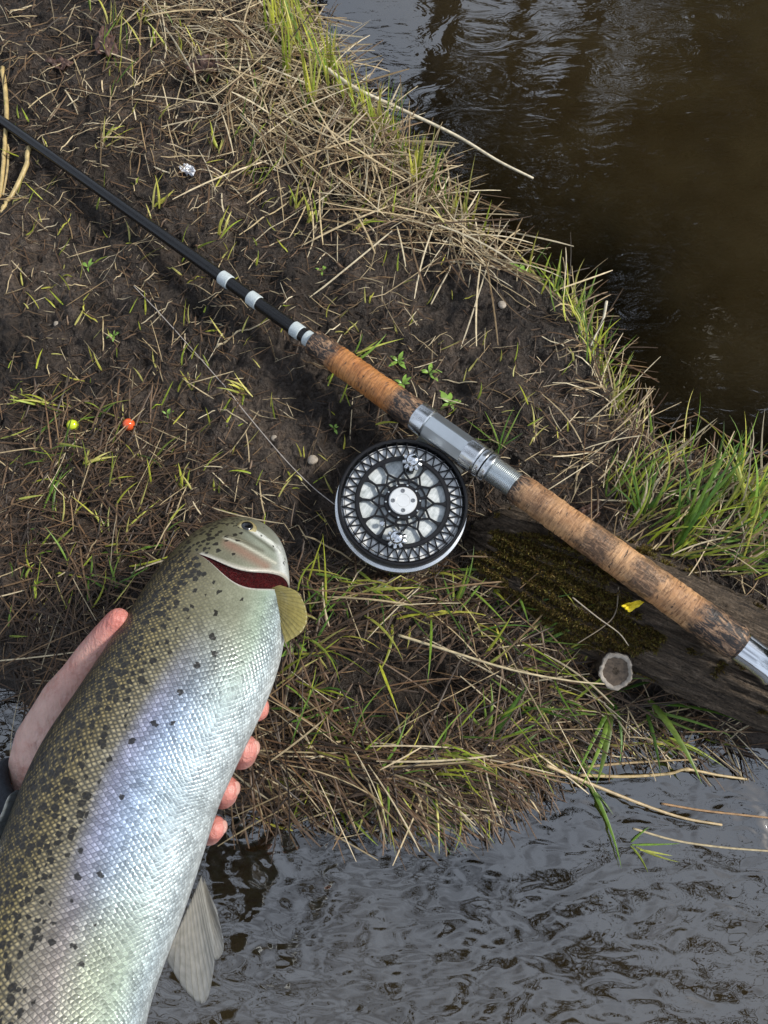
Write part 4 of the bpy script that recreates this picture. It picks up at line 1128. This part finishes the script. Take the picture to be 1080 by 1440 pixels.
# ------------------------------------------------------------------ fishing line
def gz(px, py): 
    p = P(px, py, 0); return float(H(p[0], p[1]))
lp = [(188, 402), (235, 452), (300, 525), (345, 580), (400, 645), (440, 685), (479, 716)]
pts = np.array([P(a, b, 0) for a, b in lp]); zs = np.maximum(H(pts[:, 0], pts[:, 1]), -.01) + np.array([.003, .003, .004, .005, .008, .012, .020])
pts = np.array([P(a, b, z) for (a, b), z in zip(lp, zs)])
pts = spline(pts, 60); pts[:, 2] = np.maximum(pts[:, 2], H(pts[:, 0], pts[:, 1]) + .0012)
o = link('fishing_line', tube_mesh('fishing_line', pts, np.full(60, .00042), 6), M_LINE)
tag(o, 'thin pale fishing line running over the mud to the reel', 'fishing line')

# ------------------------------------------------------------------ beads, foil, petal, leaves, pebbles
def bead(px, py, r, mat, label, dimple):
    p = P(px, py, 0.006); z = float(H(p[0], p[1])); p = P(px, py, z + r * .8)
    prof = [(.0007, -r)] + [(r * math.sin(t), -r * math.cos(t)) for t in np.linspace(.22, math.pi - .22, 22)] + [(.0009, r * .93), (.0008, r * .4), (0, r * .4)]
    o = link('bead', smooth_by_angle(from_bm('bead', lathe(prof, 32)), 40), mat)
    o.location = p; o.rotation_euler = dimple
    return tag(o, label, 'bead')
bead(102, 598, .0052, M_BEADY, 'small lime yellow bead lying on the mud', (1.4, .2, .4))
bead(181, 597, .0056, M_BEADO, 'small glossy orange bead lying on the mud', (-1.3, .5, 0))
g = np.random.default_rng(5)
def crumple(name, px, py, w, h, rot, mat, amp, label, cat, lift=.003, n=22, shape=None, curl=0.):
    """thin crumpled piece with its own thickness"""
    u, v = np.meshgrid(np.linspace(-1, 1, n), np.linspace(-1, 1, n), indexing='ij')
    # disc-like outline
    rr_ = np.maximum(np.abs(u), np.abs(v)); th = np.arctan2(v, u)
    ed = 1 + .18 * np.sin(3 * th + w * 900) + .12 * np.sin(7 * th + h * 500) if shape is None else shape(th)
    X_ = np.cos(th) * rr_ * ed * w; Y_ = np.sin(th) * rr_ * ed * h
    s1 = g.random() * 50
    Zc = amp * fbm(u * 2.2 + s1, v * 2.2 + s1, 3, .6) + curl * (u ** 2)
    c_, s_ = math.cos(rot), math.sin(rot)
    c0 = P(px, py, 0.004)
    wx = c0[0] + X_ * c_ - Y_ * s_; wy = c0[1] + X_ * s_ + Y_ * c_
    gz_ = np.maximum(H(wx, wy), ZW + .001)
    top = np.stack([wx, wy, gz_ * .5 + gz_.mean() * .5 + lift + Zc], -1)
    ix = np.arange(n * n).reshape(n, n)
    f1 = np.stack([ix[:-1, :-1], ix[1:, :-1], ix[1:, 1:], ix[:-1, 1:]], -1).reshape(-1, 4)
    V = top.reshape(-1, 3); org = np.array([c0[0], c0[1], V[:, 2].min()])
    o = link(name, mesh_np(name, V - org, f1), mat)
    o.location = org
    sd = o.modifiers.new('thickness', 'SOLIDIFY'); sd.thickness = .0007; sd.offset = -1
    return tag(o, label, cat)
crumple('foil_scrap', 267, 244, .0085, .0058, -.9, M_FOIL, .006, 'small crumpled white foil scrap on the mud', 'litter', .004, 20)
crumple('yellow_petal', 866, 866, .0078, .0032, .25, M_YEL, .003, 'bright yellow petal fragment on the mossy log', 'petal', .054, 14, curl=.002)
crumple('dead_leaf', 155, 75, .0110, .0230, .15, M_LEAF, .006, 'dark brown dead leaf upright among straw at upper left', 'leaf', .006)
crumple('dead_leaf', 292, 106, .0180, .0105, .2, M_LEAF, .007, 'reddish brown curled leaf in the pale straw', 'leaf', .013)
crumple('dead_leaf', 90, 103, .0130, .0060, -.2, M_LEAF, .004, 'small brown leaf pressed on the upper left mud', 'leaf', .004)
crumple('dead_leaf', 822, 722, .0200, .0065, .5, M_LEAF, .006, 'brown curled leaf tucked behind the rear grip', 'leaf', .008)
crumple('bark_strip', 570, 592, .0150, .0042, -.65, M_LEAF, .004, 'dark red brown bark strip under the reel seat', 'bark', .004)
def pebble(px, py, r, label, sq=.6):
    p = P(px, py, .003); z = float(H(p[0], p[1]))
    V, f = ball(np.zeros(3), r, 12, sq)
    V = V * (1 + .18 * fbm(V[..., 0] / r * 1.3 + px, V[..., 1] / r * 1.3 + V[..., 2] / r, 2))[..., None]
    o = link('pebble', mesh_np('pebble', V, f), M_STONE); o.location = (p[0], p[1], z + r * sq * .5)
    return tag(o, label, 'pebble')
pebble(440, 648, .0048, 'small tan pebble on mud left of the reel')
pebble(385, 614, .0030, 'tiny pale pebble beside the fishing line')
pebble(77, 452, .0030, 'tiny white pebble on the left mud')
pebble(704, 437, .0040, 'small grey pebble on bare mud near the right water edge')

# ------------------------------------------------------------------ single stems
def stem(name, pix, r0, r1, col, label, cat, zs, nodes=()):
    pts = np.array([P(a, b, z) for (a, b), z in zip(pix, zs)]); n = 10 * len(pts)
    pts = spline(pts, n)
    gnd = np.maximum(H(pts[:, 0], pts[:, 1]), ZW)
    rad = np.linspace(r0, r1, n)
    for k in nodes: rad[int(k * n) - 1:int(k * n) + 1] *= 1.5
    pts[:, 2] = np.maximum(pts[:, 2], gnd + rad * .4)
    org = pts[0].copy(); me = tube_mesh(name, pts - org, rad, 7)
    o = link(name, me, simple(name + '_skin', col, .45, var=.3, scale=180)); o.location = org
    return tag(o, label, cat)
stem('reed_stem', [(450, 90), (500, 124), (560, 152), (640, 190), (700, 226), (750, 251)], .0021, .0013, (.66, .58, .42), 'long pale dry reed stem reaching out over the upper water', 'reed', [.02, .02, .01, .0, -.01, -.02])
stem('reed_stem', [(4, 95), (9, 150), (7, 200), (3, 250), (-3, 296)], .0025, .0018, (.47, .35, .15), 'upright straw-yellow reed stalk at the left edge above the rod', 'reed', [.01, .012, .008, .006, .004])
stem('reed_stem', [(47, 205), (36, 235), (22, 265), (2, 300)], .0026, .0020, (.45, .34, .15), 'straw-yellow reed stalk slanting below the rod at left edge', 'reed', [.006, .007, .006, .004])
stem('reed_stem', [(12, 205), (10, 240), (4, 275)], .0012, .0010, (.40, .30, .14), 'short thin reed stalk between the two left-edge stalks', 'reed', [.005, .006, .004])
stem('dry_straw', [(305, 490), (330, 472), (352, 463), (381, 448)], .0012, .0005, (.46, .38, .24), 'dry grass stem leaning against the rod below the white bands', 'straw', [.003, .006, .010, .016])
stem('dry_straw', [(658, 330), (640, 365), (622, 398), (606, 428)], .0010, .0007, (.50, .42, .28), 'single pale straw lying on mud right of the fore grip', 'straw', [.006, .005, .004, .004])
stem('dry_straw', [(853, 424), (848, 450), (838, 470), (830, 488)], .0014, .0008, (.62, .56, .42), 'short whitish straw at the right water edge', 'straw', [.010, .012, .008, .004])
stem('reed_stem', [(768, 1076), (820, 1098), (900, 1130), (960, 1150), (1015, 1160)], .0016, .0010, (.44, .33, .18), 'tan reed stem sloping from bank into the lower stream', 'reed', [-.010, -.022, -.034, -.040, -.044])
stem('reed_stem', [(815, 1090), (880, 1092), (940, 1088), (966, 1082), (1010, 1090), (1052, 1096)], .0014, .0010, (.48, .36, .18), 'jointed reed stem floating below the log', 'reed', [-.034, -.036, -.036, -.034, -.038, -.044], nodes=(.6,))
stem('reed_stem', [(810, 1080), (870, 1074), (930, 1070), (980, 1068)], .0012, .0007, (.40, .29, .15), 'thin reed stem floating closest to the log', 'reed', [-.034, -.036, -.036, -.036])
stem('reed_stem', [(930, 1130), (990, 1140), (1080, 1150), (1120, 1156)], .0010, .0008, (.36, .22, .11), 'reddish thin reed on the stream at right edge', 'reed', [-.0435] * 4)
stem('reed_stem', [(890, 1165), (950, 1182), (1020, 1192), (1100, 1198)], .0010, .0008, (.44, .36, .22), 'pale reed floating farthest from the bank at right', 'reed', [-.0445] * 4)
stem('twig', [(975, 580), (1000, 598), (1030, 618), (1060, 632), (1100, 655)], .0008, .0010, (.16, .09, .045), 'thin reddish twig trailing in the right water', 'twig', [-.0445, -.044, -.043, -.042, -.040])
stem('dry_straw', [(560, 893), (640, 918), (720, 942), (800, 957), (850, 962)], .0012, .0006, (.52, .43, .26), 'long bent straw crossing the hollow below the reel', 'straw', [.012, .020, .020, .016, .012])
stem('dry_straw', [(870, 825), (866, 860), (850, 880), (812, 905)], .0006, .0004, (.20, .16, .11), 'dark hair-thin stem curling down the mossy log', 'straw', [.042, .036, .034, .030])
stem('dry_straw', [(805, 840), (840, 868), (870, 890), (884, 908)], .0006, .0004, (.34, .29, .22), 'thin grey stem lying across the moss', 'straw', [.034, .036, .034, .030])

# ------------------------------------------------------------------ grass tufts with single blades
def tuft(px, py, spec, label, pal, cat='grass', name='grass_tuft', z=None):
    """spec rows: image direction (deg), length (px), width mm, pitch, droop"""
    b = P(px, py, 0); z0 = max(float(H(b[0], b[1])), ZW) if z is None else z
    e = empty(name, (b[0], b[1], z0)); gg_ = np.random.default_rng(int(px * 7 + py))
    for (an, ln, wd, pt, dr) in spec:
        off = gg_.normal(0, .003, 2)
        c0 = pick([pal], 1, gg_)
        V, f, cl = blades('blade', np.array([[b[0] + off[0], b[1] + off[1]]]), np.array([R(an)]), np.array([ln / 1500.]), np.array([pt]), np.array([wd / 1000.]), np.array([dr]),
                          np.array([gg_.normal(0, .25)]), c0 * .9, c0 * 1.15, np.array([.001]), 9, build=False, roll=np.array([gg_.uniform(-.6, .6)]))
        link('blade', mesh_np('blade', V - np.array([b[0], b[1], z0]), f, True, col=cl), M_GRASS, e)
    return tag(e, label, cat, 'grass tufts on the bank')
def rnd(n, a0, a1, l0, l1, w0, w1, p0, p1, d0, d1, seed):
    q = np.random.default_rng(seed); return [(q.uniform(a0, a1), q.uniform(l0, l1), q.uniform(w0, w1), q.uniform(p0, p1), q.uniform(d0, d1)) for _ in range(n)]
tuft(950, 770, rnd(11, 25, 95, 90, 190, 3.0, 5.5, .4, 1.0, .2, .9, 1), 'broad dark green grass tuft above the log, largest on right bank', 'green')
tuft(1045, 745, rnd(14, 20, 110, 80, 150, 2, 3.5, .3, 1.0, .2, .9, 2), 'yellow-green grass tuft at the right edge of the bank', 'mixg')
tuft(905, 730, rnd(12, 30, 150, 60, 120, 1.8, 3.2, .3, 1.1, .2, .9, 3), 'thin green grass tuft just above the rear grip', 'green')
tuft(872, 975, [(-100, 120, 7, .45, .6), (-112, 125, 4.2, .5, .6), (-128, 110, 3.4, .45, .6), (15, 110, 2.8, .3, .3), (150, 60, 6, .5, .9), (-80, 90, 3.5, .5, .7)], 'broad-bladed green tuft below the cut branch stub', 'green')
tuft(925, 985, [(-60, 120, 6, .45, .6), (-85, 85, 3.2, .45, .5), (0, 130, 3.2, .3, .3), (-12, 110, 2.8, .4, .4), (-30, 80, 3, .4, .5)], 'green blades spreading under the lower edge of the log', 'green')
tuft(690, 1040, [(55, 90, 6.5, .35, .5), (70, 75, 3, .4, .5), (20, 70, 2.5, .3, .5), (130, 70, 2.5, .3, .5), (100, 60, 2.2, .5, .4)], 'tuft with one broad curved blade left of the log', 'green')
tuft(760, 900, rnd(9, 10, 70, 60, 120, 2, 3.5, .25, .8, .2, .9, 7), 'pale green tuft at the left end of the log', 'mixg')
tuft(640, 850, rnd(8, 30, 120, 40, 85, 1.8, 3, .3, .9, .2, .9, 8), 'small yellow-green tuft right below the reel', 'mixg')
tuft(700, 635, [(62, 62, 1.8, .5, .4), (80, 68, 1.8, .5, .3), (150, 60, 1.8, .3, .4), (30, 45, 1.8, .4, .4), (170, 40, 1.6, .2, .4), (110, 55, 1.6, .5, .4)], 'thin green tuft beside the reel seat locking rings', 'green')
tuft(500, 508, [(28, 65, 2.4, .2, .2), (20, 70, 2.2, .15, .2), (35, 40, 2, .3, .3), (60, 30, 2, .4, .4)], 'flat green blades behind the orange fore grip', 'mixg')
tuft(865, 540, [(60, 70, 2.2, .4, .3), (72, 75, 2.4, .5, .3), (40, 45, 2.2, .3, .4), (15, 30, 2.5, .2, .4), (100, 45, 2, .4, .4)], 'lone tuft on the water edge near the submerged bank', 'mixg')
tuft(828, 412, [(62, 70, 2.6, .6, .4), (50, 40, 2.2, .4, .4), (85, 45, 2.2, .6, .4), (20, 40, 2, .3, .4)], 'grass tuft leaning over the water at the bank corner', 'mixg')
tuft(835, 1085, [(-62, 115, 3.4, .1, .15), (-40, 60, 2.4, .1, .2), (150, 50, 2.6, .1, .2), (-20, 45, 2.2, .1, .2)], 'dark green blades trailing in the lower stream', 'green')
tuft(915, 1200, [(-25, 55, 2.2, .02, .05), (0, 60, 2.0, .02, .05), (-10, 40, 1.8, .02, .05), (40, 30, 1.8, .02, .05), (-45, 36, 1.8, .02, .05)], 'pale green blades floating on the lower stream', 'mixg', z=ZW)
tuft(405, 1155, [(68, 70, 2.2, .2, .3), (8, 75, 2.4, .1, .2), (170, 60, 2.2, .1, .2), (35, 45, 2, .2, .2)], 'lime blades at the waterline right of the fingers', 'lime')
tuft(165, 830, [(60, 60, 2.2, .4, .5), (110, 45, 2, .4, .5), (30, 50, 2, .3, .5), (150, 40, 2, .3, .5), (80, 50, 2, .5, .4)], 'green tuft left of the trout near the thumb', 'green')
for i_, (px, py, ln, lab) in enumerate([(405, 120, 110, 'tall lime tuft near the top, left of the upper shoreline'), (438, 150, 105, 'tall lime tuft at the inner bend of the upper shoreline'), (462, 95, 80, 'short upright tuft closest to the upper water'),
                                        (530, 190, 85, 'lime tuft at the root of the long pale reed'), (585, 262, 75, 'bright green tuft halfway along the upper shoreline'), (385, 60, 100, 'lime tuft topmost on the upper straw mat')]):
    tuft(px, py, rnd(7, 65, 108, ln * .6, ln, 2.0, 3.3, .9, 1.3, -.1, .4, 40 + i_), lab, 'lime')

for i_, (px, py, an, lab) in enumerate([(163, 45, 100, 'yellow shoot clump beside the upright dead leaf'), (205, 40, 85, 'yellow shoot clump at top left of the straw mat'), (307, 218, 85, 'single yellow shoot clump right of the foil scrap'),
                                        (345, 245, 30, 'low yellow shoots between foil scrap and straw mat'), (415, 290, 80, 'yellow shoot clump on mud below the straw mat'), (440, 310, 75, 'second yellow shoot clump on mud below the straw mat'),
                                        (220, 300, 60, 'yellow shoot clump just above the black blank'), (150, 205, 40, 'yellow shoots above the rod at left'), (310, 335, 65, 'yellow shoots above the rod near the first white band'),
                                        (120, 655, 40, 'yellow shoots below the lime bead'), (260, 690, 100, 'yellow shoots on mud above the trout head'), (60, 570, 160, 'yellow shoots at the left edge above the beads'),
                                        (350, 560, 140, 'yellow shoots beside the fishing line'), (500, 330, 20, 'yellow shoots at the lower rim of the straw mat')]):
    tuft(px, py, rnd(5, an - 35, an + 35, 22, 48, 1.8, 3.0, .2, .9, .1, 1.0, 70 + i_), lab, 'lime')
# ------------------------------------------------------------------ seedlings with round leaves
M_SEED = simple('seedling_leaf', (.20, .34, .05), .4, var=.3, scale=150)
def seedling(px, py, r, n, label):
    b = P(px, py, .004); z0 = float(H(b[0], b[1])); e = empty('seedling', (b[0], b[1], z0)); q = np.random.default_rng(int(px))
    for k in range(n):
        a = k * 2.4 + q.uniform(0, .6); L = r * q.uniform(.5, 1.1); w = L * q.uniform(.15, .24)
        u = np.linspace(0, 1, 8); v = np.linspace(-1, 1, 5)
        U, V_ = np.meshgrid(u, v, indexing='ij')
        wd = w * np.sin(np.pi * np.clip(U, .03, .985) ** .75)
        x = U * L + .001; y = V_ * wd; z = .0025 + .006 * U - .005 * U ** 2 * q.uniform(.5, 1.6) + .12 * np.abs(y)
        ca_, sa_ = math.cos(a), math.sin(a)
        W_ = np.stack([x * ca_ - y * sa_, x * sa_ + y * ca_, z], -1)
        ix = np.arange(40).reshape(8, 5)
        f = np.stack([ix[:-1, :-1], ix[1:, :-1], ix[1:, 1:], ix[:-1, 1:]], -1).reshape(-1, 4)
        link('leaf', mesh_np('leaf', W_, f), M_SEED, e)
    link('stalk', tube_mesh('stalk', [(0, 0, -.001), (0, 0, .0015), (0.0003, 0, .003)], [.0007, .0006, .0004], 6), M_SEED, e)
    return tag(e, label, 'seedling', 'seedlings on the mud')
for px, py, r, n, lab in [(560, 505, .010, 6, 'leafy seedling nearest behind the fore grip'), (604, 522, .011, 6, 'leafy seedling farthest right behind the fore grip'), (566, 541, .009, 6, 'leafy seedling touching the fore grip edge'),
                          (632, 566, .013, 7, 'largest seedling, beside the seat hood'), (452, 378, .009, 4, 'lone seedling between rod bands and upper straw'), (570, 292, .012, 5, 'bright seedling at the edge of the straw mat'),
                          (738, 366, .016, 7, 'broad-leaved seedling on the upper shoreline point'), (158, 470, .007, 5, 'small seedling on mud below the rod at left'), (415, 908, .013, 6, 'round-leaved plant under the pectoral fin'),
                          (125, 378, .008, 4, 'seedling just below the black blank'), (232, 578, .007, 4, 'tiny seedling right of the orange bead'), (470, 602, .006, 4, 'tiny dark seedling above the reel rim')]:
    seedling(px, py, r, n, lab)

# ------------------------------------------------------------------ trees across the stream (seen mirrored in the water), two more added out of view
def tree(x, y, h, cr, leaves, label, lean=0., first=.35, trunk_r=.14, limbs=26, group='trees across the stream'):
    q = np.random.default_rng(int(abs(x * 31 + y * 17) * 10) + 3)
    z0 = float(H(np.array(x), np.array(y))) - .1
    e = empty('tree', (x, y, z0)); tag(e, label, 'tree', group)
    tp = np.array([(lean * t * h + .08 * math.sin(t * 5 + x), .06 * math.sin(t * 7 + y), t * h) for t in np.linspace(0, 1, 14)])
    V, F = tube(tp, np.linspace(trunk_r, .02, 14), 10); V = [V]; Fs = list(F); n0 = len(V[0]); ends = []
    for k in range(limbs):
        t = q.uniform(first, .98); c0 = np.array([np.interp(t, np.linspace(0, 1, 14), tp[:, i]) for i in range(3)])
        a = q.uniform(0, 6.3); L = cr * (1.1 - .75 * (t - first) / (1 - first)) * q.uniform(.6, 1.1)
        d = np.array([math.cos(a), math.sin(a), q.uniform(-.1, .6)])
        pp = np.array([c0 + d * L * s_ + np.array([0, 0, -.15 * L * s_ * s_]) + q.normal(0, .04, 3) * (s_ > 0) for s_ in np.linspace(0, 1, 6)])
        v, f = tube(pp, np.linspace(trunk_r * .28, .006, 6), 6); Fs += [tuple(i + n0 for i in ff_) for ff_ in f]; V.append(v); n0 += len(v)
        ends += [pp[i] for i in range(1, 6)]
        for _ in range(3):
            s0_ = pp[q.integers(2, 5)]; d2 = d + q.normal(0, .6, 3); L2 = L * q.uniform(.25, .5)
            p2 = np.array([s0_ + d2 * L2 * s_ for s_ in np.linspace(0, 1, 4)])
            v, f = tube(p2, np.linspace(.016, .004, 4), 5); Fs += [tuple(i + n0 for i in ff_) for ff_ in f]; V.append(v); n0 += len(v)
            ends += list(p2[1:])
    me = bpy.data.meshes.new('trunk'); me.from_pydata([tuple(p) for p in np.vstack(V)], [], [tuple(dict.fromkeys(ff_)) for ff_ in Fs])
    link('trunk', me, M_BARK, e)
    if leaves:
        ends = np.array(ends); c = ends[q.integers(len(ends), size=leaves)] + q.normal(0, .16, (leaves, 3))
        a = q.normal(0, 1, (leaves, 3)); a /= np.linalg.norm(a, axis=1)[:, None]; b = np.cross(a, q.normal(0, 1, (leaves, 3))); b /= np.linalg.norm(b, axis=1)[:, None]
        s_ = q.uniform(.05, .12, (leaves, 1))
        Q = np.stack([c - a * s_, c + b * s_ * .45, c + a * s_, c - b * s_ * .45], 1)
        link('crown', mesh_np('crown', Q, np.arange(leaves * 4).reshape(-1, 4), False), M_NEEDLE, e)
tree(.25, 4.6, 8.5, 1.3, 600, 'bare slender tree mirrored at top centre of the water', .02, .5, .13, 16)
tree(.95, 5.2, 9.0, 1.4, 2600, 'thinly leaved tree mirrored right of the bare trunk', .03, .45, .11, 16)
tree(-.6, 5.0, 9.0, 1.4, 2600, 'thin tree mirrored above the upper straw bank', .01, .5, .12, 18)
tree(3.0, 4.6, 9.5, 1.8, 9000, 'dense dark tree mirrored in the top right water', .0, .12, .18, 60)
tree(4.2, 4.2, 9.5, 2.1, 9000, 'dense dark tree mirrored at the far right water', .0, .10, .18, 60)
tree(3.4, 3.9, 11.0, 1.9, 9000, 'tallest dense tree overhanging the right water', -.04, .15, .2, 60)
tree(5.2, 4.4, 9.0, 2.0, 9000, 'dense dark tree beyond the right edge of the water', -.05, .1, .18, 60)
tree(1.5, 4.7, 8.8, 1.3, 3200, 'leafy slender tree mirrored left of the dense trees', -.01, .4, .12, 26)
tree(.55, 6.2, 10.0, 1.3, 2000, 'slender tree mirrored between the bare and the leafy trunk', .0, .4, .13, 22)
tree(-2.6, -.6, 8.0, 2.6, 700, 'added unseen bare-branched tree leaning over the near bank', .16, .35, .16, 34)  # added so its crown darkens reflections in the lower left water
tree(2.3, -2.6, 8.0, 1.9, 900, 'added unseen bare-branched tree behind the lower stream', -.10, .35, .14, 34)  # put in behind the camera so its branches break up the mirrored sky
